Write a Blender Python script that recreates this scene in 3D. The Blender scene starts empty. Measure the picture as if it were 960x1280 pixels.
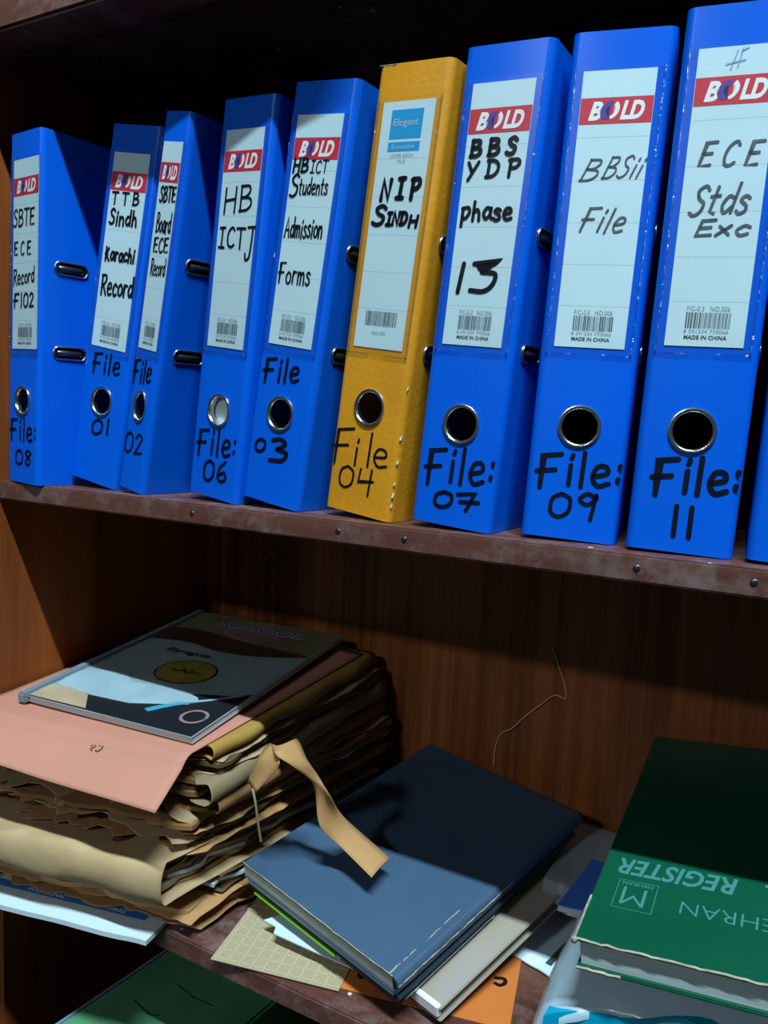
import bpy, bmesh, math, random
from mathutils import Vector, Matrix, noise
R = math.radians
sc = bpy.context.scene
col = sc.collection

# ------------------------------------------------------------------ camera, light, exposure
cam_d = bpy.data.cameras.new('camera'); cam = bpy.data.objects.new('camera', cam_d); col.objects.link(cam)
yaw, pitch, roll = 0.5021, -0.1136, -0.0437
Mz = Matrix.Rotation(yaw, 3, 'Z') @ Matrix.Rotation(pitch, 3, 'X') @ Matrix.Rotation(roll, 3, 'Y')
rx, fw, up = Mz.col[0], Mz.col[1], Mz.col[2]
mw = Matrix((rx, up, -fw)).transposed().to_4x4()
mw.translation = Vector((0.0525, -0.5358, 0.0804))
cam.matrix_world = mw
cam_d.sensor_fit = 'VERTICAL'; cam_d.sensor_height = 36.0
cam_d.lens = 36.0 * 990.5 / 1280.0
cam_d.clip_start = 0.02
sc.camera = cam

w = bpy.data.worlds.new('world'); sc.world = w; w.use_nodes = True
w.node_tree.nodes['Background'].inputs[0].default_value = (0.75, 0.9, 1.0, 1)
w.node_tree.nodes['Background'].inputs[1].default_value = 0.035

def area(name, loc, target, sx, sy, power, color):
    l = bpy.data.lights.new(name, 'AREA'); l.shape = 'RECTANGLE'; l.size = sx; l.size_y = sy
    l.energy = power; l.color = color
    o = bpy.data.objects.new(name, l); col.objects.link(o); o.location = loc
    d = Vector(target) - Vector(loc)
    z = -d.normalized(); x = Vector((1, 0, 0)); x = (x - z * x.dot(z)).normalized(); y = z.cross(x)
    o.matrix_world = Matrix.Translation(loc) @ Matrix((x, y, z)).transposed().to_4x4()
    return o
area('ceiling_tube_light', (0.70, -1.28, 3.20), (0.0, 0.0, 0.0), 1.5, 0.06, 235.0, (0.68, 0.91, 1.0))
area('far_room_light', (-0.95, -3.4, 1.75), (-0.2, 0.3, -0.2), 0.4, 0.12, 23.0, (0.80, 0.94, 1.0))

sc.view_settings.view_transform = 'Standard'
try: sc.view_settings.look = 'None'
except Exception: pass
sc.view_settings.gamma = 1.0
sc.view_settings.exposure = 0.14
sc.view_settings.use_curve_mapping = False

# ------------------------------------------------------------------ helpers
def srgb(r, g, b):
    f = lambda c: (c/255/12.92) if c/255 <= 0.04045 else ((c/255+0.055)/1.055)**2.4
    return (f(r), f(g), f(b), 1.0)

def link_mat(name, base, rough=0.5, metal=0.0, spec=0.5, noise_amt=0.0, noise_scale=20, bump=0.0, bump_scale=80, coat=0.0, stretch=(1, 1, 1), dark=None):
    m = bpy.data.materials.new(name); m.use_nodes = True
    nt = m.node_tree; b = nt.nodes['Principled BSDF']
    b.inputs['Base Color'].default_value = base; b.inputs['Roughness'].default_value = rough
    b.inputs['Metallic'].default_value = metal; b.inputs['Specular IOR Level'].default_value = spec
    b.inputs['Coat Weight'].default_value = coat; b.inputs['Coat Roughness'].default_value = 0.08
    tc = nt.nodes.new('ShaderNodeTexCoord'); mp = nt.nodes.new('ShaderNodeMapping')
    mp.inputs['Scale'].default_value = stretch
    nt.links.new(tc.outputs['Object'], mp.inputs['Vector'])
    if noise_amt > 0:
        n = nt.nodes.new('ShaderNodeTexNoise'); n.inputs['Scale'].default_value = noise_scale; n.inputs['Detail'].default_value = 6
        nt.links.new(mp.outputs[0], n.inputs['Vector'])
        r = nt.nodes.new('ShaderNodeValToRGB')
        d = dark or tuple(c*(1-noise_amt) for c in base[:3]) + (1,)
        r.color_ramp.elements[0].position = 0.32; r.color_ramp.elements[0].color = d
        r.color_ramp.elements[1].position = 0.68; r.color_ramp.elements[1].color = base
        nt.links.new(n.outputs['Fac'], r.inputs['Fac']); nt.links.new(r.outputs['Color'], b.inputs['Base Color'])
    if bump > 0:
        n2 = nt.nodes.new('ShaderNodeTexNoise'); n2.inputs['Scale'].default_value = bump_scale; n2.inputs['Detail'].default_value = 5
        nt.links.new(mp.outputs[0], n2.inputs['Vector'])
        bp = nt.nodes.new('ShaderNodeBump'); bp.inputs['Strength'].default_value = bump; bp.inputs['Distance'].default_value = 0.002
        nt.links.new(n2.outputs['Fac'], bp.inputs['Height']); nt.links.new(bp.outputs['Normal'], b.inputs['Normal'])
    return m

def clear_mat(name, tint=(1, 1, 1, 1), haze=0.0, gloss=0.08, rough=0.12, hazecol=(0.7, 0.8, 0.85, 1), bump=0.0, bscale=30):
    m = bpy.data.materials.new(name); m.use_nodes = True
    nt = m.node_tree; nt.nodes.clear()
    out = nt.nodes.new('ShaderNodeOutputMaterial')
    t = nt.nodes.new('ShaderNodeBsdfTransparent'); t.inputs[0].default_value = tint
    g = nt.nodes.new('ShaderNodeBsdfGlossy'); g.inputs['Roughness'].default_value = rough
    d = nt.nodes.new('ShaderNodeBsdfDiffuse'); d.inputs[0].default_value = hazecol
    m1 = nt.nodes.new('ShaderNodeMixShader'); m1.inputs[0].default_value = haze
    nt.links.new(t.outputs[0], m1.inputs[1]); nt.links.new(d.outputs[0], m1.inputs[2])
    m2 = nt.nodes.new('ShaderNodeMixShader')
    lw = nt.nodes.new('ShaderNodeLayerWeight'); lw.inputs['Blend'].default_value = 0.5
    pw = nt.nodes.new('ShaderNodeMath'); pw.operation = 'POWER'; pw.inputs[1].default_value = 5.0
    mul = nt.nodes.new('ShaderNodeMath'); mul.operation = 'MULTIPLY_ADD'; mul.inputs[1].default_value = 0.75; mul.inputs[2].default_value = gloss
    cl = nt.nodes.new('ShaderNodeClamp')
    nt.links.new(lw.outputs['Facing'], pw.inputs[0]); nt.links.new(pw.outputs[0], mul.inputs[0])
    nt.links.new(mul.outputs[0], cl.inputs[0]); nt.links.new(cl.outputs[0], m2.inputs[0])
    nt.links.new(m1.outputs[0], m2.inputs[1]); nt.links.new(g.outputs[0], m2.inputs[2])
    if bump > 0:
        tc = nt.nodes.new('ShaderNodeTexCoord'); n2 = nt.nodes.new('ShaderNodeTexNoise'); n2.inputs['Scale'].default_value = bscale
        nt.links.new(tc.outputs['Object'], n2.inputs['Vector'])
        bp = nt.nodes.new('ShaderNodeBump'); bp.inputs['Strength'].default_value = bump; bp.inputs['Distance'].default_value = 0.004
        nt.links.new(n2.outputs['Fac'], bp.inputs['Height'])
        for s in (g, d): nt.links.new(bp.outputs['Normal'], s.inputs['Normal'])
    nt.links.new(m2.outputs[0], out.inputs['Surface'])
    return m

def wood_mat(name, light, dark, rough=0.35, grain=(55, 55, 2.2), speck=False, contrast=(0.35, 0.7)):
    m = bpy.data.materials.new(name); m.use_nodes = True
    nt = m.node_tree; b = nt.nodes['Principled BSDF']; b.inputs['Roughness'].default_value = rough
    b.inputs['Specular IOR Level'].default_value = 0.3
    tc = nt.nodes.new('ShaderNodeTexCoord'); mp = nt.nodes.new('ShaderNodeMapping'); mp.inputs['Scale'].default_value = grain
    nt.links.new(tc.outputs['Object'], mp.inputs['Vector'])
    n1 = nt.nodes.new('ShaderNodeTexNoise'); n1.inputs['Scale'].default_value = 1.0; n1.inputs['Detail'].default_value = 8; n1.inputs['Roughness'].default_value = 0.65; n1.inputs['Distortion'].default_value = 0.4
    nt.links.new(mp.outputs[0], n1.inputs['Vector'])
    mp2 = nt.nodes.new('ShaderNodeMapping'); mp2.inputs['Scale'].default_value = tuple(g*0.2 for g in grain)
    nt.links.new(tc.outputs['Object'], mp2.inputs['Vector'])
    n2 = nt.nodes.new('ShaderNodeTexNoise'); n2.inputs['Scale'].default_value = 1.0; n2.inputs['Detail'].default_value = 3; n2.inputs['Distortion'].default_value = 1.2
    nt.links.new(mp2.outputs[0], n2.inputs['Vector'])
    mx = nt.nodes.new('ShaderNodeMath'); mx.operation = 'ADD'
    ml = nt.nodes.new('ShaderNodeMath'); ml.operation = 'MULTIPLY'; ml.inputs[1].default_value = 0.5
    nt.links.new(n1.outputs['Fac'], mx.inputs[0]); nt.links.new(n2.outputs['Fac'], mx.inputs[1]); nt.links.new(mx.outputs[0], ml.inputs[0])
    r = nt.nodes.new('ShaderNodeValToRGB'); r.color_ramp.elements[0].position = contrast[0]; r.color_ramp.elements[0].color = dark
    r.color_ramp.elements[1].position = contrast[1]; r.color_ramp.elements[1].color = light
    nt.links.new(ml.outputs[0], r.inputs['Fac'])
    last = r.outputs['Color']
    if speck:
        # scuffs (grey worn lacquer) and small white paint specks
        n3 = nt.nodes.new('ShaderNodeTexNoise'); n3.inputs['Scale'].default_value = 22; n3.inputs['Detail'].default_value = 8; n3.inputs['Roughness'].default_value = 0.75
        nt.links.new(tc.outputs['Object'], n3.inputs['Vector'])
        r3 = nt.nodes.new('ShaderNodeValToRGB'); r3.color_ramp.elements[0].position = 0.47; r3.color_ramp.elements[0].color = (0, 0, 0, 1)
        r3.color_ramp.elements[1].position = 0.72; r3.color_ramp.elements[1].color = (0.75, 0.75, 0.75, 1)
        nt.links.new(n3.outputs['Fac'], r3.inputs['Fac'])
        mc = nt.nodes.new('ShaderNodeMix'); mc.data_type = 'RGBA'
        nt.links.new(r3.outputs['Color'], mc.inputs['Factor']); nt.links.new(last, mc.inputs['A']); mc.inputs['B'].default_value = srgb(140, 122, 120)
        last = mc.outputs['Result']
        v = nt.nodes.new('ShaderNodeTexVoronoi'); v.inputs['Scale'].default_value = 34; v.inputs['Randomness'].default_value = 1
        nt.links.new(tc.outputs['Object'], v.inputs['Vector'])
        lt = nt.nodes.new('ShaderNodeMath'); lt.operation = 'LESS_THAN'; lt.inputs[1].default_value = 0.065
        nt.links.new(v.outputs['Distance'], lt.inputs[0])
        mc2 = nt.nodes.new('ShaderNodeMix'); mc2.data_type = 'RGBA'
        nt.links.new(lt.outputs[0], mc2.inputs['Factor']); nt.links.new(last, mc2.inputs['A']); mc2.inputs['B'].default_value = srgb(200, 200, 200)
        last = mc2.outputs['Result']
    nt.links.new(last, b.inputs['Base Color'])
    bp = nt.nodes.new('ShaderNodeBump'); bp.inputs['Strength'].default_value = 0.15; bp.inputs['Distance'].default_value = 0.001
    nt.links.new(n1.outputs['Fac'], bp.inputs['Height']); nt.links.new(bp.outputs['Normal'], b.inputs['Normal'])
    return m

M = {}
M['back'] = wood_mat('back_laminate', srgb(176, 100, 52), srgb(84, 42, 22), 0.4, (60, 60, 1.6), contrast=(0.38, 0.64))
M['side'] = wood_mat('side_laminate', srgb(170, 92, 44), srgb(100, 48, 20), 0.4, (40, 26, 1.4))
M['shelf'] = wood_mat('shelf_lacquer', srgb(118, 74, 62), srgb(74, 42, 36), 0.42, (3, 60, 60), speck=True)
M['blue'] = link_mat('blue_cover', (0.0005, 0.105, 0.66, 1), 0.32, spec=0.27, bump=0.05, bump_scale=900)
M['yellow'] = link_mat('yellow_cover', srgb(224, 148, 18), 0.5, noise_amt=0.2, noise_scale=14, bump=0.15, bump_scale=200)
M['white'] = link_mat('white_card', srgb(206, 230, 238), 0.6, noise_amt=0.05, noise_scale=30)
def rule_card(m):
    nt = m.node_tree; b = nt.nodes['Principled BSDF']; src = b.inputs['Base Color'].links[0].from_socket
    tc = nt.nodes.new('ShaderNodeTexCoord'); sp = nt.nodes.new('ShaderNodeSeparateXYZ'); nt.links.new(tc.outputs['Object'], sp.inputs[0])
    def mth(op, a, v):
        n = nt.nodes.new('ShaderNodeMath'); n.operation = op
        nt.links.new(a, n.inputs[0])
        if isinstance(v, float): n.inputs[1].default_value = v
        elif v is not None: nt.links.new(v, n.inputs[1])
        return n.outputs[0]
    z = sp.outputs['Z']; f = mth('FRACT', mth('DIVIDE', mth('ADD', z, -0.1640), 0.0280), None)
    k = mth('MULTIPLY', mth('LESS_THAN', f, 0.022), mth('MULTIPLY', mth('GREATER_THAN', z, 0.158), mth('LESS_THAN', z, 0.282)))
    k = mth('MULTIPLY', k, 0.8)
    mx = nt.nodes.new('ShaderNodeMix'); mx.data_type = 'RGBA'; nt.links.new(k, mx.inputs['Factor']); nt.links.new(src, mx.inputs['A']); mx.inputs['B'].default_value = srgb(178, 192, 200)
    nt.links.new(mx.outputs['Result'], b.inputs['Base Color'])
rule_card(M['white'])
M['paper'] = link_mat('white_paper', srgb(198, 212, 220), 0.75)
M['red'] = link_mat('red_print', srgb(208, 40, 62), 0.55)
M['printwhite'] = link_mat('white_print', srgb(240, 240, 240), 0.6)
M['purple'] = link_mat('purple_print', srgb(84, 58, 150), 0.55)
M['ink'] = link_mat('marker_ink', srgb(16, 18, 30), 0.5, spec=0.2)
M['blueink'] = link_mat('spine_marker_ink', srgb(8, 12, 32), 0.45, spec=0.25)
M['faded'] = link_mat('faded_marker', srgb(92, 104, 112), 0.6, noise_amt=0.6, noise_scale=160)
M['grey_print'] = link_mat('grey_print', srgb(150, 160, 165), 0.6)
M['dark_print'] = link_mat('dark_print', srgb(62, 72, 78), 0.6)
M['pencil'] = link_mat('blue_pen', srgb(140, 165, 215), 0.6)
M['scrawl'] = link_mat('faint_scrawl', srgb(58, 34, 22), 0.6)
M['worn_grey'] = link_mat('worn_grey_board', srgb(128, 118, 100), 0.8, noise_amt=0.5, noise_scale=120)
M['rule'] = link_mat('ruled_line', srgb(190, 205, 212), 0.6)
M['cyan_print'] = link_mat('cyan_print', srgb(20, 158, 216), 0.5)
M['chrome'] = link_mat('chrome', (0.75, 0.76, 0.76, 1), 0.22, 1.0)
M['steel'] = link_mat('dark_steel', (0.12, 0.12, 0.13, 1), 0.3, 0.9)
M['rimsteel'] = link_mat('eyelet_steel', (0.42, 0.43, 0.45, 1), 0.28, 1.0)
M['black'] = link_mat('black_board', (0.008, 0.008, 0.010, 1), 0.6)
M['pocket'] = clear_mat('clear_pocket', gloss=0.03, rough=0.18)
M['rim'] = clear_mat('pocket_weld', tint=(0.92, 0.96, 1, 1), haze=0.0, gloss=0.05, rough=0.15, bump=0.9, bscale=260)

def new_obj(name, me, mat, parent=None, smooth=None):
    o = bpy.data.objects.new(name, me); col.objects.link(o)
    for mm in (mat if isinstance(mat, (list, tuple)) else [mat]): me.materials.append(mm)
    if smooth:
        me.shade_smooth(); me.set_sharp_from_angle(angle=R(smooth))
    if parent: o.parent = parent
    return o

def obj(name, bm, mat, parent=None, smooth=None):
    bmesh.ops.recalc_face_normals(bm, faces=bm.faces)
    me = bpy.data.meshes.new(name); bm.to_mesh(me); bm.free()
    return new_obj(name, me, mat, parent, smooth)

def tag(o, label=None, cat=None, group=None, kind=None):
    if label: o['label'] = label
    if cat: o['category'] = cat
    if group: o['group'] = group
    if kind: o['kind'] = kind
    return o

def thing(name, label, cat, loc=(0, 0, 0), rot=(0, 0, 0), group=None):
    o = bpy.data.objects.new(name, None); col.objects.link(o)
    o.empty_display_size = 0.02; o.location = loc; o.rotation_euler = rot
    return tag(o, label, cat, group)

def box(bm, x0, x1, y0, y1, z0, z1, bev=0.0):
    r = bmesh.ops.create_cube(bm, size=1.0)
    for v in r['verts']:
        v.co = Vector((x0 + (v.co.x+.5)*(x1-x0), y0 + (v.co.y+.5)*(y1-y0), z0 + (v.co.z+.5)*(z1-z0)))
    if bev > 0:
        es = {e for v in r['verts'] for e in v.link_edges}
        bmesh.ops.bevel(bm, geom=list(es), offset=bev, segments=2, affect='EDGES')

def hexa(bm, q, bev=0.0):
    """solid from 8 points: bottom FL FR BR BL, top FL FR BR BL"""
    v = [bm.verts.new(p) for p in q]
    fs = [(3, 2, 1, 0), (4, 5, 6, 7), (0, 1, 5, 4), (1, 2, 6, 5), (2, 3, 7, 6), (3, 0, 4, 7)]
    f = [bm.faces.new([v[i] for i in t]) for t in fs]
    if bev: bmesh.ops.bevel(bm, geom=list({e for x in v for e in x.link_edges}), offset=bev, segments=2, affect='EDGES')

def tube(bm, pts, r, seg=8, closed=False):
    pts = [Vector(p) for p in pts]; n = len(pts); rings = []
    for i, p in enumerate(pts):
        a = pts[(i-1) % n] if (closed or i > 0) else p; b = pts[(i+1) % n] if (closed or i < n-1) else p
        t = (b-a).normalized(); u = t.cross(Vector((0.13, 0.31, 0.94)))
        if u.length < 1e-3: u = t.cross(Vector((1, 0, 0)))
        u.normalize(); v = t.cross(u)
        rings.append([bm.verts.new(p + (u*math.cos(k*2*math.pi/seg) + v*math.sin(k*2*math.pi/seg))*r) for k in range(seg)])
    m = n if closed else n-1
    for i in range(m):
        A, B = rings[i], rings[(i+1) % n]
        for k in range(seg): bm.faces.new((A[k], A[(k+1) % seg], B[(k+1) % seg], B[k]))
    if not closed:
        bm.faces.new(rings[0]); bm.faces.new(list(reversed(rings[-1])))

# ---- handwriting: stroke glyphs (advance | strokes ; ~ = smooth), cap height 100
G = {
'A': '60|0 0 30 100 58 0|10 36 50 38', 'B': '56|8 0 8 100|~6 98 40 96 46 76 30 56 8 54|~8 54 46 48 54 24 36 4 4 2',
'C': '54|~50 84 36 98 16 84 6 50 14 12 34 2 52 14', 'D': '60|10 0 10 100|~2 98 34 96 54 70 52 32 32 6 2 2',
'E': '52|48 97 8 95 6 3 50 5|8 50 42 52', 'F': '56|52 98 8 96 6 0|-6 50 40 52', 'H': '58|6 0 8 100|52 0 54 100|8 50 54 54',
'I': '42|20 0 22 100|4 98 38 100|2 2 38 1', 'J': '46|~38 100 36 30 28 -45 6 -60 0 -30|6 98 52 100', 'K': '56|10 0 10 100|40 92 10 46 54 2|2 50 30 50',
'N': '60|6 0 8 100 50 2 54 100', 'P': '54|10 0 10 100|~2 96 40 98 50 74 34 52 10 50', 'R': '56|8 0 8 100|~2 96 42 98 48 74 30 54 8 50|20 52 56 0',
'S': '50|~46 86 30 100 10 84 20 58 42 40 38 10 18 0 2 10', 'T': '56|28 98 28 0|0 98 56 98', 'X': '52|4 98 48 2|46 96 2 4', 'Y': '54|4 98 24 46|52 100 12 -6',
'a': '46|~38 52 20 60 4 30 18 2 38 24 42 56|~42 58 40 20 50 2', 'b': '46|6 100 6 2|~6 40 26 58 42 30 24 2 6 10',
'c': '42|~40 50 22 60 4 32 18 2 40 10', 'd': '46|~40 50 18 58 4 28 18 2 38 20|42 100 42 2', 'e': '46|~6 30 38 38 34 58 14 58 4 28 18 2 44 8',
'h': '46|8 100 6 0|~6 40 24 58 36 40 40 0', 'i': '18|9 58 8 0|10 78 12 88', 'l': '18|10 100 8 0', 'm': '66|4 58 6 0|~6 40 20 58 30 40 30 0|~30 40 46 58 58 40 60 0',
'n': '46|4 58 6 0|~6 40 24 58 38 40 40 0', 'o': '46|~24 58 6 42 6 14 24 2 42 16 42 42 24 58', 'p': '48|8 60 6 -36|~4 58 36 62 44 36 26 6 8 6',
'r': '36|6 58 6 0|~6 36 18 56 34 54', 's': '38|~34 52 18 60 6 46 30 26 32 8 14 0 2 10', 't': '34|14 92 12 8 28 2|0 60 30 62', 'u': '46|~6 58 6 14 22 2 38 20|40 58 44 0',
'x': '44|4 56 40 2|38 58 2 0', '0': '50|~26 100 6 80 4 26 22 2 44 22 46 76 26 100', '1': '24|12 100 12 0', '2': '46|~4 80 20 98 40 78 24 40 4 4|4 4 46 8',
'3': '46|~4 92 26 98 40 78 18 54|~18 54 46 40 36 8 2 4', '4': '54|8 98 4 40 52 46|44 98 40 -20', '6': '46|~36 98 12 66 6 22 24 2 42 18 34 46 8 32',
'7': '52|0 92 44 98 26 -10|8 46 56 42', '8': '46|~40 84 22 98 8 78 36 34 24 2 6 22 38 74 40 84', '9': '48|~42 80 22 98 6 74 24 52 42 76 42 90|42 92 34 -12',
':': '16|8 46 9 52|6 8 7 14', ' ': '34|', '_': '16|', '.': '14|6 2 7 6',
'M': '70|4 0 14 100 34 30 56 100 66 0',
# the heavy retouched 13 and the scribbled script marks
'#': '14|6 96 2 4', '%': '70|4 92 62 98 24 66|14 84 50 90|18 76 40 80|~24 64 54 56 52 22 34 2 4 6',
'u1': '60|~2 70 10 30 26 60 34 24 46 58 56 66|20 100 26 92|36 106 42 98', 'u2': '50|~6 60 24 90 40 60 18 30 40 6', 'u3': '44|~2 80 34 90 40 44 22 10 4 20',
}
def catmull(p, n=7):
    if len(p) < 3: return p
    q = [p[0]*2-p[1]] + p + [p[-1]*2-p[-2]]; out = []
    for i in range(1, len(q)-2):
        for k in range(n):
            t = k/n; a, b, c, d = q[i-1], q[i], q[i+1], q[i+2]
            out.append(0.5*((2*b) + (c-a)*t + (2*a-5*b+4*c-d)*t*t + (3*b-a-3*c+d)*t**3))
    return out + [p[-1]]

def stroke(bm, pts, wd, place):
    """flat ribbon with round caps"""
    P = [Vector(p) for p in pts]
    if (P[-1]-P[0]).length < 1e-9 and len(P) == 2: P[1] = P[0] + Vector((1e-5, 0))
    L, Rr = [], []
    for i, p in enumerate(P):
        a = P[max(i-1, 0)]; b = P[min(i+1, len(P)-1)]; t = (b-a)
        t = t.normalized() if t.length > 1e-9 else Vector((1, 0))
        nrm = Vector((-t.y, t.x)); k = 1.0
        if 0 < i < len(P)-1:
            t1 = (p-a).normalized(); k = 1/max(0.55, t.dot(t1))
        L.append(p + nrm*wd/2*k); Rr.append(p - nrm*wd/2*k)
    mk = lambda q: bm.verts.new(place(q))
    lv, rv = [mk(q) for q in L], [mk(q) for q in Rr]
    for i in range(len(P)-1): bm.faces.new((lv[i], rv[i], rv[i+1], lv[i+1]))
    for end, s in ((0, -1), (len(P)-1, 1)):
        a = P[end]; e = (P[1]-P[0]) if end == 0 else (P[-1]-P[-2]); th = math.atan2(e.y, e.x) + (math.pi if end == 0 else 0)
        fan = [mk(a + Vector((math.cos(th+f), math.sin(th+f)))*wd/2) for f in [-math.pi/2 + math.pi*k/6 for k in range(7)]]
        bm.faces.new(fan)

def hand(bm, text, u0, v0, width, height, wd, place, rise=0.0, slant=0.0, seed=0):
    rnd = random.Random(str(text)+str(seed)); wd = wd*1.3
    toks = text if isinstance(text, list) else list(text)
    adv = [float(G[t].split('|')[0]) + 12 for t in toks]; tot = sum(adv) - 12; x = 0
    for t, a in zip(toks, adv):
        dy = rnd.uniform(-4, 4); sx = 1.0
        for s in G[t].split('|')[1:]:
            s = s.strip()
            if not s: continue
            sm = s.startswith('~'); n = [float(k) for k in s.strip('~').split()]
            pts = []
            for i in range(0, len(n), 2):
                px, py = n[i]+x, n[i+1]+dy
                pts.append(Vector((u0 + px/tot*width + slant*py/100*height, v0 + py/100*height + rise*px/tot)))
            if sm: pts = catmull(pts)
            stroke(bm, pts, wd, place)
        x += a

def type_mesh(bm, text, u0, v0, height, place, width=None, shear=0.0, bold=0.0, center=False):
    cu = bpy.data.curves.new('type', 'FONT'); cu.body = text; cu.size = 1.0; cu.shear = shear; cu.offset = bold; cu.resolution_u = 3
    o = bpy.data.objects.new('type', cu); col.objects.link(o)
    dg = bpy.context.evaluated_depsgraph_get(); me = bpy.data.meshes.new_from_object(o.evaluated_get(dg))
    bpy.data.objects.remove(o); bpy.data.curves.remove(cu)
    xs = [v.co.x for v in me.vertices]; ys = [v.co.y for v in me.vertices]
    x0, x1, y0 = min(xs), max(xs), 0.0
    y1 = max(ys); s = height/y1; sx = s if width is None else width/(x1-x0)
    off = -(x1-x0)*sx/2 if center else 0
    vs = [bm.verts.new(place(Vector((u0 + off + (v.co.x-x0)*sx, v0 + v.co.y*s)))) for v in me.vertices]
    for p in me.polygons:
        try: bm.faces.new([vs[i] for i in p.vertices])
        except ValueError: pass
    bpy.data.meshes.remove(me)

def rect(bm, u0, v0, u1, v1, place):
    bm.faces.new([bm.verts.new(place(Vector(p))) for p in ((u0, v0), (u1, v0), (u1, v1), (u0, v1))])

def poly(bm, pts, place):
    f = bm.faces.new([bm.verts.new(place(Vector(p))) for p in pts])
    bmesh.ops.triangulate(bm, faces=[f])

def raw(name, bm, mat, parent):
    """flat print: keep face order, flip towards the reader afterwards"""
    me = bpy.data.meshes.new(name); bm.to_mesh(me); bm.free()
    return new_obj(name, me, mat, parent)

# ------------------------------------------------------------------ the bookcase
ZL, ZU, XW, D, T = -0.4203, 0.432, -0.7097, 0.3304, 0.0188
XR = 0.62
case = thing('bookcase', 'dark brown wooden bookcase with open shelves holding the files and papers', 'bookcase', (0, 0, -0.84))
def cpart(name, bm, mat, smooth=None):
    for v in bm.verts: v.co.z += 0.84
    return obj(name, bm, mat, case, smooth)
bm = bmesh.new(); box(bm, XW-0.02, XW, 0.0, D+0.02, -0.84, 0.62); cpart('side_panel', bm, M['side'])
bm = bmesh.new(); box(bm, XR, XR+0.02, 0.0, D+0.02, -0.84, 0.62); cpart('side_panel', bm, M['side'])
bm = bmesh.new(); box(bm, XW, XR, D, D+0.012, -0.84, 0.60); cpart('back_panel', bm, M['back'])
bm = bmesh.new(); box(bm, XW, XR, 0.0, D, -T, 0.0, 0.0016); up_shelf = cpart('shelf_board', bm, M['shelf'])
bm = bmesh.new(); box(bm, XW, XR, 0.0, D, ZL-0.02, ZL, 0.0016); cpart('shelf_board', bm, M['shelf'])
bm = bmesh.new(); box(bm, XW, XR, 0.0, D, -0.82, -0.80, 0.0016); cpart('shelf_board', bm, M['shelf'])
bm = bmesh.new(); box(bm, XW, XR, 0.012, D, ZU+0.004, ZU+0.026, 0.002); cpart('top_board', bm, M['shelf'])
bm = bmesh.new(); box(bm, XW-0.02, -0.27, -0.034, 0.0118, ZU-0.007, ZU+0.005, 0.003); box(bm, XW-0.02, -0.27, -0.031, 0.0118, ZU+0.003, ZU+0.026, 0.002); box(bm, XW-0.02, -0.27, -0.034, 0.0118, ZU+0.028, ZU+0.09, 0.003); cpart('top_moulding', bm, M['shelf'])  # moulding cut short out of view so its shadow spares the right-hand files
# nail heads on the shelf edge
for x in (-0.283, -0.223, -0.049, 0.022, -0.438):
    bm = bmesh.new(); r = bmesh.ops.create_uvsphere(bm, u_segments=10, v_segments=6, radius=0.0026)
    for v in bm.verts: v.co = Vector((v.co.x + x, v.co.y*0.3, v.co.z - 0.009))
    cpart('nail_head', bm, M['steel'], 40)
# faint marker scrawl on the back panel, written up the wood
bm = bmesh.new()
hand(bm, 'BBS', 0, 0, 0.075, 0.030, 0.0022, lambda q: Vector((-0.585 - q.y, D-0.0006, -0.165 + q.x)))
for v in bm.verts: v.co.z += 0.84
raw('handwriting', bm, M['scrawl'], case)

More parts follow.
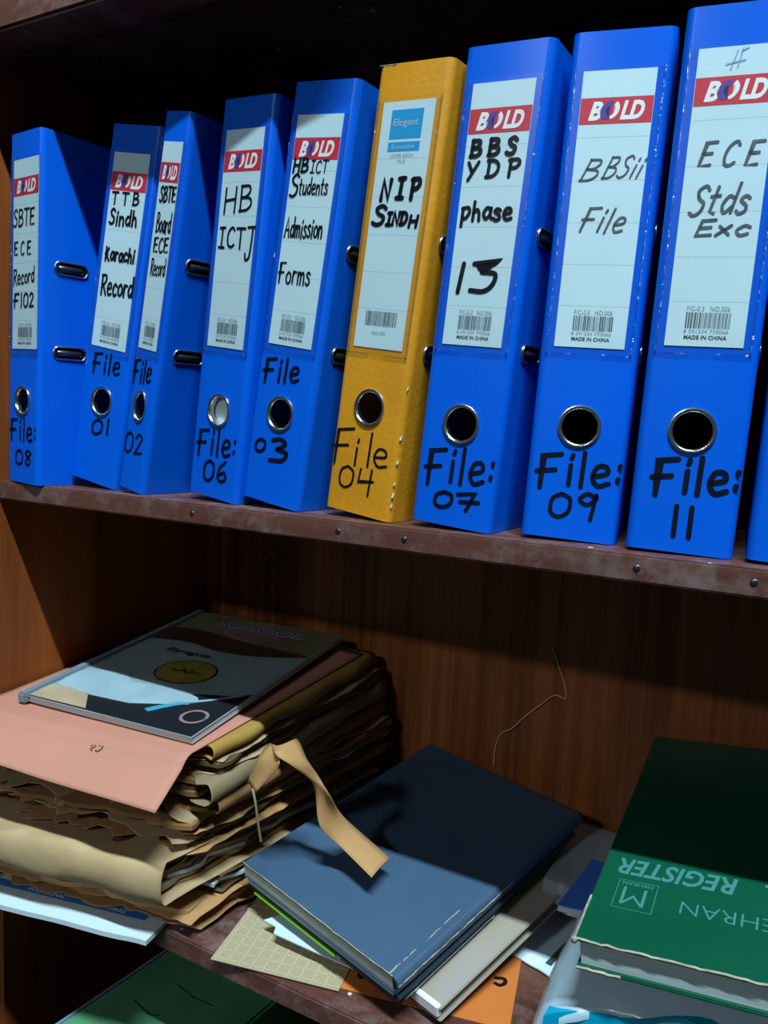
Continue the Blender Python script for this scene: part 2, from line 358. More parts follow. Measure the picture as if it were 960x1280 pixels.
# ------------------------------------------------------------------ lever arch files
H, DP, TH = 0.345, 0.285, 0.0024
def cover_mesh(wd, tl, hole_v, slots, r=0.006):
    def path(off):
        rr = r - off; pts = [(-wd + tl + off, DP)]
        for k in range(6):
            a = math.pi + k*math.pi/10; pts.append((-wd + r + rr*math.cos(a), r + rr*math.sin(a)))
        for k in range(6):
            a = 1.5*math.pi + k*math.pi/10; pts.append((-r + rr*math.cos(a), r + rr*math.sin(a)))
        return pts + [(-off, DP)]
    O, I = path(0), path(TH); bm = bmesh.new(); lay = []
    for z in (0.0, H):
        lay.append(([bm.verts.new((x, y, z)) for x, y in O], [bm.verts.new((x, y, z)) for x, y in I]))
    (o0, i0), (o1, i1) = lay; n = len(O)
    for k in range(n-1):
        bm.faces.new((o0[k], o0[k+1], o1[k+1], o1[k])); bm.faces.new((i0[k+1], i0[k], i1[k], i1[k+1]))
        bm.faces.new((o0[k+1], o0[k], i0[k], i0[k+1])); bm.faces.new((o1[k], o1[k+1], i1[k+1], i1[k]))
    for k in (0, n-1): bm.faces.new((o0[k], o1[k], i1[k], i0[k]))
    bmesh.ops.recalc_face_normals(bm, faces=bm.faces)
    me = bpy.data.meshes.new('cover'); bm.to_mesh(me); bm.free()
    base = bpy.data.objects.new('tmp', me); col.objects.link(base)
    cb = bmesh.new()
    sx = min(1.0, wd/0.062)
    res = bmesh.ops.create_cone(cb, cap_ends=True, segments=40, radius1=0.0128, radius2=0.0128, depth=0.02)
    for v in cb.verts: v.co = Vector((-wd/2 + v.co.x*sx, v.co.z, hole_v + v.co.y))
    for (d, vv) in slots:
        sv = []
        for xx in (-0.004, 0.004):
            ring = []
            for k in range(24):
                a = k*2*math.pi/24; c, s = math.cos(a), math.sin(a)
                ring.append(cb.verts.new((xx, d + 0.0115*(1 if c > 0 else -1) + 0.0055*c, vv + 0.0055*s)))
            sv.append(ring)
        for k in range(24): cb.faces.new((sv[0][k], sv[0][(k+1) % 24], sv[1][(k+1) % 24], sv[1][k]))
        cb.faces.new(sv[0]); cb.faces.new(list(reversed(sv[1])))
    bmesh.ops.recalc_face_normals(cb, faces=cb.faces)
    cm = bpy.data.meshes.new('cut'); cb.to_mesh(cm); cb.free()
    cut = bpy.data.objects.new('cut', cm); col.objects.link(cut)
    md = base.modifiers.new('b', 'BOOLEAN'); md.object = cut; md.operation = 'DIFFERENCE'; md.solver = 'FAST'
    dg = bpy.context.evaluated_depsgraph_get(); dg.update()
    out = bpy.data.meshes.new_from_object(base.evaluated_get(dg))
    bpy.data.objects.remove(base); bpy.data.objects.remove(cut)
    return out

def lathe_ring(bm, cx, cz, prof, sx=1.0, seg=40):
    rings = []
    for (rr, y) in prof:
        rings.append([bm.verts.new((cx + rr*math.cos(k*2*math.pi/seg)*sx, y, cz + rr*math.sin(k*2*math.pi/seg))) for k in range(seg)])
    n = len(prof)
    for i in range(n):
        A, B = rings[i], rings[(i+1) % n]
        for k in range(seg): bm.faces.new((A[k], A[(k+1) % seg], B[(k+1) % seg], B[k]))

def front(u_off, depth):
    """spine coordinates (u from the left, v up, in mm) -> local point on the spine, depth in front of it"""
    return lambda q: Vector((u_off + q.x/1000, -depth, q.y/1000))

def bars(bm, u0, v0, u1, v1, place, seed, gaps=26):
    rnd = random.Random(seed); x = u0
    unit = (u1-u0)/gaps/2.2
    while x < u1:
        wd = unit*rnd.choice((0.6, 0.6, 1.1, 1.6)); rect(bm, x, v0, min(x+wd, u1), v1, place); x += wd + unit*rnd.choice((0.7, 1.0, 1.5))

def make_file(num, loc, yaw, lean, wd, tl, label, texts, spine, hole=(34, 81), white_hole=False, kind='blue', ulab=None):
    t = thing('lever_arch_file', label, 'file', (loc[0], loc[1], 0.0004), (0, lean, yaw), 'lever arch files on the upper shelf')
    hv = hole[1]/1000; u_off = -wd; cx = -wd/2
    slots = [(0.033, 0.2175), (0.033, 0.1345)]
    me = cover_mesh(wd, tl, hv, slots)
    new_obj('cover', me, M['blue'] if kind == 'blue' else M['yellow'], t, 30)
    sx = min(1.0, wd/0.062)
    bm = bmesh.new(); lathe_ring(bm, cx, hv, [(0.0152, -0.0002), (0.0150, -0.0012), (0.0138, -0.0016), (0.0126, -0.0010), (0.0121, 0.0008), (0.0121, 0.0045), (0.0128, 0.0045), (0.0128, 0.0003)], sx)
    obj('finger_ring', bm, M['chrome'], t, 50)
    # papers inside
    y0 = 0.006 if white_hole else 0.060
    bm = bmesh.new(); e = 0.004; lf = lambda y: -wd + tl*y/DP + e
    hexa(bm, [(lf(y0), y0, 0.012), (-e-0.004, y0, 0.012), (-e-0.004, 0.27, 0.012), (max(lf(0.27), -wd+tl+e), 0.27, 0.012), (lf(y0), y0, H-0.02), (-e-0.004, y0, H-0.02), (-e-0.004, 0.27, H-0.02), (max(lf(0.27), -wd+tl+e), 0.27, H-0.02)])
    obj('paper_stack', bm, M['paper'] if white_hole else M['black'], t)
    # slot eyelets in the right cover with the end of the bar showing
    for d, vv in slots:
        bm = bmesh.new()
        pts = []
        for k in range(28):
            a = k*2*math.pi/28; c, s = math.cos(a), math.sin(a)
            pts.append((0.0003, d + 0.0115*(1 if c > 0 else -1) + 0.0062*c, vv + 0.0062*s))
        tube(bm, pts, 0.0013, 6, closed=True)
        ey = obj('slot_eyelet', bm, M['rimsteel'], t, 60)
        bm = bmesh.new(); tube(bm, [(-0.0035, d-0.012, vv), (-0.0012, d-0.010, vv), (-0.0010, d+0.010, vv), (-0.0035, d+0.013, vv)], 0.0034, 10)
        obj('arch_bar', bm, M['steel'], ey, 60)
    # label card in a clear pocket
    if ulab is None: ulab = (10.0, 58.0) if wd > 0.06 else ((6.0, 32.5) if wd < 0.05 else (7.0, 52.0))
    a, b = ulab; v0, v1 = (136.0, 319.5) if kind == 'blue' else (134.0, 317.5)
    sw = (b-a)/48.0
    bm = bmesh.new(); box(bm, u_off+a/1000, u_off+b/1000, -0.0005, -0.0001, v0/1000, v1/1000); card = obj('label_card', bm, M['white'], t)
    P1 = front(u_off, 0.00062); P2 = front(u_off, 0.00074); P3 = front(u_off, 0.00086)
    if kind == 'blue':
        bm = bmesh.new(); rect(bm, a+0.3, 285.0, b-0.2, 302.0, P1); band = raw('brand_band', bm, M['red'], card)
        bm = bmesh.new(); X = lambda f: a + f*48*sw
        type_mesh(bm, 'B', X(0.13), 288.0, 11.5, P2, 9.2*sw, 0.28, 0.045)
        type_mesh(bm, 'LD', X(0.565), 288.0, 11.5, P2, 15.5*sw, 0.28, 0.045)
        cxm, cy, rr = X(0.435), 293.7, 6.0
        arc = lambda r0, a0, a1, n=12: [(cxm + (r0*math.cos(R(a0+(a1-a0)*k/n)) + 0.25*r0*math.sin(R(a0+(a1-a0)*k/n)))*sw*0.92, cy + r0*math.sin(R(a0+(a1-a0)*k/n))) for k in range(n+1)]
        o1 = arc(rr, -75, 65); i1 = [(x-1.2*sw, y) for x, y in arc(rr*0.72, 55, -70)]
        poly(bm, o1+i1, P2); raw('brand_lettering', bm, M['printwhite'], card)
        bm = bmesh.new(); o2 = [(x-1.6*sw, y) for x, y in arc(rr, 70, 290)]; i2 = [(x-1.2*sw, y) for x, y in arc(rr*0.42, 290, 70)]
        poly(bm, o2+i2, P2); raw('brand_mark', bm, M['purple'], card)
        bm = bmesh.new(); type_mesh(bm, 'F/C-0.3   NO.006', X(0.24), 158.6, 3.0, P2, 26*sw); 
        type_mesh(bm, '8 291234 770066', X(0.23), 144.6, 2.2, P2, 27*sw); raw('small_print', bm, M['grey_print'], card)
        bm = bmesh.new(); bars(bm, X(0.24), 147.6, X(0.80), 157.6, P2, num); raw('barcode', bm, M['dark_print'], card)
        bm = bmesh.new(); type_mesh(bm, 'MADE IN CHINA', X(0.24), 140.6, 2.5, P2, 26*sw, 0, 0.02); raw('origin_print', bm, M['dark_print'], card)
    else:
        bm = bmesh.new(); rect(bm, 19, 290.5, 48.5, 311.5, P1); rect(bm, 19, 281.5, 48.5, 288.3, P1); raw('brand_band', bm, M['cyan_print'], card)
        bm = bmesh.new(); type_mesh(bm, 'Elegent', 22, 300.0, 5.0, P2, 23); type_mesh(bm, 'Executive', 23, 283.4, 3.2, P2, 21); raw('brand_lettering', bm, M['rule'], card)
        bm = bmesh.new(); type_mesh(bm, 'LEVER ARCH', 23, 277.4, 2.4, P2, 21); type_mesh(bm, 'FILE', 30, 273.2, 2.4, P2, 7); type_mesh(bm, 'NO.700', 27, 144.5, 2.6, P2, 13); raw('small_print', bm, M['grey_print'], card)
        bm = bmesh.new(); bars(bm, 19, 151.5, 49.5, 162.5, P2, 44); raw('barcode', bm, M['dark_print'], card)
    bm = bmesh.new(); fb = None
    for (txt, u, v, ww, hh, sw_, rise, sl, mt) in texts:
        if mt == 'faded':
            fb = fb or bmesh.new(); hand(fb, txt, u, v, ww, hh, sw_, P3, rise, sl)
        else: hand(bm, txt, u, v, ww, hh, sw_, P3, rise, sl)
    if len(bm.verts): raw('handwriting', bm, M['ink'], card)
    else: bm.free()
    if fb: raw('handwriting', fb, M['faded'], card)
    SP = front(u_off, 0.00035); ik = M['blueink'] if kind == 'blue' else M['ink']
    for nm in ('marker_word', 'marker_number'):
        bm = bmesh.new()
        for (txt, u, v, ww, hh, sw_, rise) in spine:
            if (txt[0] in '0123456789') == (nm == 'marker_number'): hand(bm, txt, u, v, ww, hh, sw_*1.12, SP, rise)
        if len(bm.verts): raw(nm, bm, ik, t)
        else: bm.free()
    if num == 11:
        bm = bmesh.new()
        for pts in ([(27, 309), (38, 311)], [(30, 306), (33, 317)], [(34, 307), (36, 318)], [(35, 316), (39, 318)]): stroke(bm, [Vector(p) for p in pts], 0.7, P3)
        raw('pen_scribble', bm, M['pencil'], card)
    # clear pocket and its welded edge
    pa, pb, pv0, pv1 = max(a-5.5, 2.0), min(b+5.5, wd*1000-2.0), v0-5.5, v1+3.0
    bm = bmesh.new(); box(bm, u_off+pa/1000, u_off+pb/1000, -0.00125, -0.00105, pv0/1000, pv1/1000); pk = obj('label_pocket', bm, M['pocket'], t)
    bm = bmesh.new()
    for (q0, q1, q2, q3) in ((pa, pa+1.0, pv0, pv1), (pb-1.0, pb, pv0, pv1), (pa, pa+(pb-pa)*0.36, pv0, pv0+1.2), (pb-(pb-pa)*0.36, pb, pv0, pv0+1.2)):
        box(bm, u_off+q0/1000, u_off+q1/1000, -0.0014, -0.0001, q2/1000, q3/1000)
    obj('weld_seam', bm, M['rim'], pk)
    if kind != 'blue':
        bm = bmesh.new(); rnd = random.Random(3)
        tube(bm, [(-wd + 0.001 + 0.0008*k, 0.0004 + rnd.uniform(-.0002, .0002), H - 0.0003 - rnd.uniform(0, 0.0006)) for k in range(22)], 0.0007, 6)
        obj('worn_edge', bm, M['worn_grey'], t, 60)
        for v in (0.012, 0.030, 0.047, 0.066, 0.02, 0.105):
            bm = bmesh.new(); tube(bm, [(-0.0010, 0.0014, v), (-0.0006, 0.0018, v+rnd.uniform(0.001, 0.004))], rnd.uniform(0.0004, 0.0009), 5)
            obj('worn_spot', bm, M['white'], t, 60)
    return t

W = 0.0680
# text rows: (text, u, baseline v, width, cap height, pen, rise, slant, ink) in mm on the spine
make_file(8, (-0.6395, -0.0062), -0.1587, 0.0378, 0.0612, 0.0, 'blue lever arch file marked SBTE ECE and 08, leftmost of the row',
  [('SBTE', 10.2, 256, 40.5, 16, 1.5, 0, .05, 0), ('E_C_E', 12.2, 228, 32.5, 13, 1.4, 0, .05, 0), ('Record', 11.2, 199, 40.5, 15, 1.4, 2, .05, 0), ('F102', 13, 177, 38, 14, 1.7, 0, .05, 0)],
  [('File:', 8, 43, 50, 22, 1.9, 2), ('08', 18, 18, 32, 15, 1.8, 2)], (31, 84))
make_file(1, (-0.5648, 0.0262), -0.012, 0.1762, W, 0.054, 'blue lever arch file marked TTB Sindh and 01, second from the left side panel',
  [('T_T_B', 14.2, 272, 36.5, 11, 1.6, 1, 0, 0), ('Sindh', 14.2, 253, 37.5, 14, 1.9, 1, 0, 0), ('Karachi', 14.2, 219, 40.5, 13, 1.9, 2, 0, 0), ('Record', 14, 186, 44, 19, 1.9, 2, 0, 0)],
  [('File', 16, 108, 38, 20, 1.8, 5), ('01', 25, 48, 26, 15, 2.0, 5)], (38, 83))
make_file(2, (-0.5159, 0.015), -0.1276, 0.1910, 0.0387, 0.003, 'slim blue lever arch file marked SBTE Board and 02, third from the left side panel',
  [('SBTE', 10.2, 268, 21.5, 13, 1.5, 1, 0, 0), ('Board', 10.2, 241, 20.5, 17, 1.2, 1, 0, 0), ('ECE', 10.2, 224, 20.5, 13, 1.3, 1, 0, 0), ('Record', 10.2, 203, 20.5, 15, 1.0, 1, 0, 0)],
  [('File', 4, 101, 26, 22, 1.7, 6), ('02', 4, 33, 26, 20, 1.6, 5)], (22, 82))
make_file(6, (-0.4043, 0.0184), -0.1600, 0.1168, W, 0.004, 'blue lever arch file marked HB ICT and 06 with white paper in its finger hole',
  [('HB', 15, 251, 36, 21, 1.7, 2, 0, 0), (['I', 'C', 'T', 'J'], 13.2, 222, 44.5, 17, 1.7, 0, 0, 0)],
  [('File:', 10, 36, 52, 24, 2.0, 7), ('06', 21, 14, 32, 19, 2.0, 4)], (33, 80), True)
make_file(3, (-0.3349, 0.0165), -0.0974, 0.1436, W, 0.020, 'blue lever arch file marked HB ICT Students and 03, left of the yellow file',
  [('HB', 12, 275.5, 16, 10.5, 1.7, 0, .05, 0), ('ICT', 31, 275, 18, 9.5, .9, 0, .05, 0), ('S', 12, 255, 9, 17, 1.7, 2, 0, 0), ('tudents', 22, 257.5, 30, 13, 1.1, 1, 0, 0), ('Admission', 12.2, 223, 40.5, 16, 1.25, 2, 0, 0), ('Forms', 12.2, 187, 34.5, 17, 1.3, 0, 0, 0)],
  [('File', 10, 102, 39, 20, 2.0, 6), ('0', 10, 41, 12, 11, 2.0, 2), ('3', 28, 36, 19, 20, 2.6, 2)], (32, 78.5))
make_file(4, (-0.245, 0.0148), -0.1237, 0.1144, 0.0681, 0.004, 'yellow lever arch file marked NIP Sindh and 04, the only yellow file',
  [('N_I_P', 18, 246.5, 36, 14.5, 2.8, 1, .05, 0), ('S', 13, 227.5, 12, 14, 2.5, 0, .1, 0), ('IND', 27, 228, 19, 9, 2.2, 0, .1, 0), ('H', 48, 226.5, 8, 8, 2.0, 0, .1, 0)],
  [('F', 3, 37, 20, 29, 1.6, 3), ('i', 24, 40, 6, 24, 1.5, 0), ('l', 37, 40, 6, 27, 1.5, 0), ('e', 44, 42, 15, 24, 1.4, 0), ('04', 12, 18, 36, 18, 1.4, 3)], (33, 87), False, 'yellow')
make_file(7, (-0.1595, 0.0138), -0.0402, 0.0802, W, 0.022, 'blue lever arch file marked BBS YDP phase and 07, right of the yellow file',
  [('B_B_S', 14.2, 270, 35.5, 11, 2.4, 0, .05, 0), ('Y_D_P', 13, 254.5, 41, 11.5, 2.0, 0, .05, 0), ('phase', 13, 225.5, 40, 13, 2.0, 0, 0, 0), (['#', '%'], 17, 173, 34, 22, 2.7, 2, .05, 0)],
  [('File:', 10, 30, 56, 27, 2.2, 8), ('07', 19, 12, 36, 12, 2.1, 5)], (34, 78))
make_file(9, (-0.0703, 0.0293), 0.1546, 0.0429, W, 0.050, 'blue lever arch file marked 09 with faded grey label writing',
  [('B', 14, 248, 11, 14, 1.0, 0, .45, 'faded'), ('BSii', 29, 249, 25, 14, .9, 1, .4, 'faded'), ('File', 18, 214, 29, 16, 1.2, 0, .35, 'faded')],
  [('File:', 9, 36, 58, 24, 2.3, 7), ('09', 19, 14, 34, 17, 2.0, 4)], (34.5, 81))
make_file(11, (0.0064, 0.0237), 0.1135, 0.0358, W, 0.004, 'large blue lever arch file marked ECE Stds and 11, cut by the right picture edge',
  [('E_C_E', 17, 248, 35, 15, 1.4, 0, .25, 'faded'), ('F', 55, 308, 5, 7, 1.2, 0, .2, 'faded'), ('Stds', 15, 218, 34, 18, 1.5, 1, .25, 'faded'), ('Exc', 20, 205, 32, 10, 1.4, 1, .3, 'faded')],
  [('File:', 14, 38, 53, 24, 2.5, 6), ('11', 27, 11, 16, 20, 2.3, 1)], (36.5, 81.5))
make_file(12, (0.0825, 0.0245), 0.095, 0.033, W, 0.004, 'blue lever arch file at the far right, only its lower left edge in view', [],
  [], (34, 81))

# ------------------------------------------------------------------ paper things on the lower shelf
def kraft(name, c, amt=0.22): return link_mat(name, srgb(*c), 0.75, spec=0.25, noise_amt=amt, noise_scale=9, bump=0.6, bump_scale=38)
K = [kraft('kraft_tan', (192, 144, 94)), kraft('kraft_brown', (158, 114, 72)), kraft('kraft_grey', (150, 128, 98)), kraft('kraft_pale', (192, 160, 120)), kraft('kraft_dark', (104, 80, 56)), kraft('kraft_ochre', (176, 136, 66))]
M['pink'] = link_mat('pink_card', srgb(190, 126, 106), 0.7, noise_amt=0.07, noise_scale=12, bump=0.12, bump_scale=50)

def nz(x, y, s): return noise.noise(Vector((x + s*13.7, y - s*7.3, s*3.1)))

def lerp2(c, s, t):
    FL, FR, BR, BL = c
    a = FL + (FR-FL)*s; b = BL + (BR-BL)*s
    return a + (b-a)*t

def sheet(corners, thick, nx=26, ny=26, amp=0.0, seed=1, rag=0.0, front_amp=0.0, droop=None, freq=16):
    """closed slab over a quad (plan corners FL FR BR BL, each x y z of its underside)"""
    c = [Vector(p) for p in corners]; bm = bmesh.new(); top, bot = [], []
    for j in range(ny+1):
        t = (j/ny)**1.5; rt, rb = [], []
        for i in range(nx+1):
            s = i/nx; p = lerp2(c, s, t)
            f = math.exp(-t*9); e = math.exp(-(1-s)*9)
            dz = amp*nz(p.x*freq, p.y*freq, seed) + (front_amp*f + front_amp*0.5*e)*nz(p.x*freq*1.9, p.y*freq*1.9, seed+5)
            if rag: 
                p = p + Vector((rag*e*nz(p.y*40, 1.3, seed+2), rag*f*(nz(p.x*30, 0.2, seed+1) + 0.6*nz(p.x*90, 0.7, seed+3)), 0))
            if droop: dz += droop(s, t)
            th = thick if not callable(thick) else thick(s, t)
            rb.append(bm.verts.new(p + Vector((0, 0, dz)))); rt.append(bm.verts.new(p + Vector((0, 0, dz + th))))
        top.append(rt); bot.append(rb)
    for j in range(ny):
        for i in range(nx):
            bm.faces.new((top[j][i], top[j][i+1], top[j+1][i+1], top[j+1][i])); bm.faces.new((bot[j+1][i], bot[j+1][i+1], bot[j][i+1], bot[j][i]))
    for i in range(nx):
        bm.faces.new((bot[0][i], bot[0][i+1], top[0][i+1], top[0][i])); bm.faces.new((bot[ny][i+1], bot[ny][i], top[ny][i], top[ny][i+1]))
    for j in range(ny):
        bm.faces.new((bot[j+1][0], bot[j][0], top[j][0], top[j+1][0])); bm.faces.new((bot[j][nx], bot[j+1][nx], top[j+1][nx], top[j][nx]))
    return bm

def tilt(y): return 1.0 + 0.45*max(y, 0.0)

def folder(label, fl, fr, h0, h1, mat, seed, fold='right', back=(0.30, 0.30), rag=0.012, front_amp=0.006, flap=0.0, paper=True, pmat=None, fr_back=None):
    """worn card folder: one wrinkled cover bent round its papers; fl, fr are the plan points of its front corners"""
    t = thing('paper_folder', label, 'folder', (fl[0], fl[1], ZL+h0), (0, 0, 0), 'worn paper folders in the left stack')
    org = Vector((fl[0], fl[1], ZL+h0))
    brx = fr_back if fr_back is not None else fr[0] + 0.17*(back[1]-fr[1])
    brx = min(brx, -0.372 if h0 < 0.05 else -0.388 if h0 < 0.12 else -0.406)
    P = [Vector((fl[0], fl[1], 0)), Vector((fr[0], fr[1], 0)), Vector((brx, back[1], 0)), Vector((-0.702, back[0], 0))]
    zb = lambda y: ZL + h0*tilt(y); zt = lambda y: ZL + h1*tilt(y)
    bm = bmesh.new(); N, Mm = 30, 30
    # strip parameter k runs: lower sheet (free edge -> fold), round the fold, upper sheet (fold -> free edge)
    ks = [('b', k/N) for k in range(N+1)] + [('f', k/8) for k in range(1, 8)] + [('t', 1-k/N) for k in range(N+1)]
    rows = []
    for j in range(Mm+1):
        v = (j/Mm)
        if fold != 'front': v = v**1.5
        row = []
        for (kind, s) in ks:
            q = (s if kind != 'f' else 1.0)
            if fold != 'front': p = lerp2(P, q if fold == 'right' else 1-q, v); f = math.exp(-v*10); along = p.x
            else: p = lerp2(P, v, 1-q); f = math.exp(-(1-q)*5); along = p.x
            a, b = zb(p.y), zt(p.y); z = a + 0.0006 if kind == 'b' else b - 0.0008
            sd = seed + (0 if kind == 'b' else 3)
            if fold != 'front':
                e = f
                p = p + Vector((0, rag*e*(nz(along*26, 0.2, sd) + 0.7*nz(along*75, 0.9, sd)), 0))
                up = front_amp*e*(nz(along*22, 0.5, sd+7) + 0.5*nz(along*60, 1.5, sd))
                if kind == 'b': up = min(up, 0.4*(b-a))
                z += up*(1 if kind != 't' else 1) - (flap*e if kind == 't' else -flap*0.2*e)
                if fold == 'right' and (s > 0.85 or kind == 'f'): p.x += 0.005*nz(p.y*22, 0.3, sd)
                if fold == 'left' and s < 0.2 and kind != 'f':
                    k_ = (0.2-s)/0.2; p.x += k_*(0.007*nz(p.y*20, 0.8, sd) + 0.004*nz(p.y*60, 0.1, sd)); z += k_*0.004*nz(p.y*24, 1.8, sd)
            else:
                z += front_amp*0.5*f*nz(along*20, p.y*20, sd+2)
                p = p + Vector((0, rag*f*nz(along*12, 0.4, seed), 0))
            if kind == 'f':
                th = -math.pi/2 + math.pi*s; rr = (b-a)/2; bul = min(rr*1.0, 0.009)
                n = Vector((1, -0.15, 0)) if fold == 'right' else Vector((-0.2, 0, 0)) if fold == 'left' else Vector((0.2, -1, 0)).normalized()
                z = (a+b)/2 + rr*math.sin(th) + 0.003*nz(along*14, p.y*14, sd)*math.cos(th); p = p + n*(bul*math.cos(th)*(1 + 0.5*nz(along*16+p.y*16, 2.2, sd)))
            row.append(bm.verts.new(Vector((p.x, p.y, z)) - org))
        rows.append(row)
    for A, B in zip(rows[:-1], rows[1:]):
        for k in range(len(ks)-1): bm.faces.new((A[k], A[k+1], B[k+1], B[k]))
    o = obj('cover', bm, mat, t, 50)
    md = o.modifiers.new('solid', 'SOLIDIFY'); md.thickness = 0.0007; md.offset = 0
    if paper:
        ins = 0.006
        c = [P[0] + Vector((0.004, ins+0.006, 0)), P[1] + Vector((-0.006, ins+0.004, 0)), P[2] + Vector((-0.006, -0.004, 0)), P[3] + Vector((0.002, -0.004, 0))]
        n = max(1, int((h1-h0)/0.0055))
        for k in range(n):
            a0 = h0 + 0.002 + (h1-h0-0.004)*k/n; a1 = h0 + 0.002 + (h1-h0-0.004)*(k+0.8)/n
            rnd = random.Random(seed*7+k); sh = Vector((0, rnd.uniform(-0.014, 0.010), 0)); sx_ = rnd.uniform(-0.010, 0.007)
            cc = []
            for p in c:
                q = p + sh*(1 if p.y < 0.15 else 0.0) + Vector((sx_ if p.x > -0.6 and fold != 'right' else 0, 0, 0)); q.z = ZL + a0*tilt(q.y); cc.append(q - org)
            bm = sheet(cc, lambda s, tt, d=a1-a0: d*(1+0.3*tt*0.3), 22, 16, 0.0006, seed+k, 0.010, 0.0018)
            obj('documents', bm, pmat or (M['paper'] if rnd.random() < 0.22 else K[rnd.choice((0, 1, 2, 4, 4, 1))]), t, 40)
    return t

# white printed sheets sticking out at the very bottom
t = thing('printed_booklet', 'white printed booklet with a blue band sticking out under the folder stack', 'booklet', (-0.66, -0.07, ZL))
o_ = Vector((-0.66, -0.07, ZL))
bm = sheet([Vector(p)-o_ for p in ((-0.70, -0.080, ZL+0.0005), (-0.462, -0.027, ZL+0.0005), (-0.50, 0.19, ZL+0.0005), (-0.70, 0.17, ZL+0.0005))], 0.005, 24, 20, 0.0, 3, 0.0012, 0.0, lambda s, tt: 0.0)
obj('pages', bm, M['paper'], t, 40)
d1 = (Vector((-0.462, -0.027, 0)) - Vector((-0.70, -0.080, 0))).normalized(); d2 = Vector((-d1.y, d1.x, 0))
bk = lambda q: Vector((-0.70, -0.080, ZL+0.0061)) + d1*q.x + d2*q.y - o_
M['bandblue'] = link_mat('band_blue', srgb(40, 120, 205), 0.6)
bm = bmesh.new(); rect(bm, 0.02, 0.026, 0.225, 0.036, bk); band = raw('printed_band', bm, M['bandblue'], t)
bk2 = lambda q: bk(q) + Vector((0, 0, 0.0002))
bm = bmesh.new(); type_mesh(bm, 'VOCATIONAL', 0.085, 0.0285, 0.005, bk2, 0.045, 0, 0.01); type_mesh(bm, 'WING  WING', 0.150, 0.0285, 0.005, bk2, 0.050, 0, 0.01); raw('printed_words', bm, M['printwhite'], band)

folder('tan kraft envelope at the bottom of the folder stack, front hanging over the shelf edge', (-0.70, -0.046), (-0.434, 0.006), 0.0065, 0.028, K[0], 11, 'left', (0.29, 0.30), 0.012, 0.005, 0.010, True, K[0])
folder('dark brown thin folder squeezed under the rolled pale folder', (-0.70, 0.0), (-0.430, 0.040), 0.029, 0.046, K[4], 23, 'left', (0.30, 0.30), 0.012, 0.004)
folder('pale beige folder with a fat rolled front, low in the stack', (-0.70, -0.080), (-0.442, -0.022), 0.047, 0.086, K[3], 31, 'front', (0.30, 0.30), 0.012, 0.012)
folder('torn brown folder directly on the rolled pale folder', (-0.69, -0.042), (-0.428, 0.010), 0.087, 0.104, K[0], 47, 'left', (0.30, 0.31), 0.022, 0.008)
folder('crumpled tan folder in the middle of the stack, front edge torn', (-0.695, -0.052), (-0.436, 0.002), 0.105, 0.120, K[3], 53, 'left', (0.30, 0.31), 0.026, 0.010)
folder('dark brown folder above the torn middle folders', (-0.69, -0.026), (-0.424, 0.022), 0.121, 0.136, K[1], 61, 'right', (0.30, 0.31), 0.018, 0.008)
folder('grey folder with a thick rounded spine, third below the pink one', (-0.70, -0.036), (-0.424, 0.014), 0.137, 0.158, K[2], 73, 'right', (0.30, 0.31), 0.020, 0.010)
folder('pale brown folder second below the pink one', (-0.69, -0.026), (-0.420, 0.022), 0.159, 0.172, K[3], 83, 'left', (0.30, 0.31), 0.018, 0.008)
folder('ochre yellow folder directly under the pink one', (-0.695, -0.012), (-0.428, 0.022), 0.173, 0.187, K[5], 97, 'right', (0.30, 0.31), 0.008, 0.003, fr_back=-0.418)

# pink card folder with its bent front flap
t = thing('paper_folder', 'pink card folder with bent front flap, under the glossy magazine', 'folder', (-0.70, -0.035, ZL+0.188), (0, 0, 0), 'worn paper folders in the left stack')
o_ = Vector((-0.70, -0.035, ZL+0.188))
def pinkp(s, tt):
    # tt<0: flap
    FL, FR, BR, BL = Vector((-0.703, -0.038, 0)), Vector((-0.432, -0.002, 0)), Vector((-0.425, 0.293, 0)), Vector((-0.703, 0.31, 0))
    if tt >= 0:
        p = lerp2([FL, FR, BR, BL], s, tt); p.z = ZL + 0.1885*tilt(p.y) + 0.0008*nz(p.x*9, p.y*9, 4)
        return p
    p = FL + (FR-FL)*s; k = -tt; dirn = Vector((0.11*s, -1, 0)).normalized()
    L = 0.058 + 0.004*s
    ang = min(1.0, k*4)*0.60
    q = p + dirn*(L*k*math.cos(ang)); q.z = ZL + 0.1885*tilt(p.y) - L*k*math.sin(ang)*0.85 - 0.004*s*k + 0.0015*nz(q.x*14, q.y*14, 9)*k
    return q
bm = bmesh.new(); rows = []
tts = [-1 + k/14 for k in range(14)] + [k/24 for k in range(25)]
for tt in tts: rows.append([bm.verts.new(pinkp(i/30, tt) - o_) for i in range(31)])
for A, B in zip(rows[:-1], rows[1:]):
    for k in range(30): bm.faces.new((A[k], A[k+1], B[k+1], B[k]))
o = obj('cover', bm, M['pink'], t, 60); md = o.modifiers.new('solid', 'SOLIDIFY'); md.thickness = 0.0012; md.offset = 0
bm = bmesh.new(); a_ = pinkp(0.62, -0.35) - o_ + Vector((0, -0.0005, 0.0012)); hand(bm, ['u2', 'u3'], 0, 0, 0.014, 0.009, 0.0012, lambda q: a_ + Vector((q.x*0.98, q.x*0.1 + q.y*0.8, q.y*0.5)))
raw('stain', bm, K[4], t)

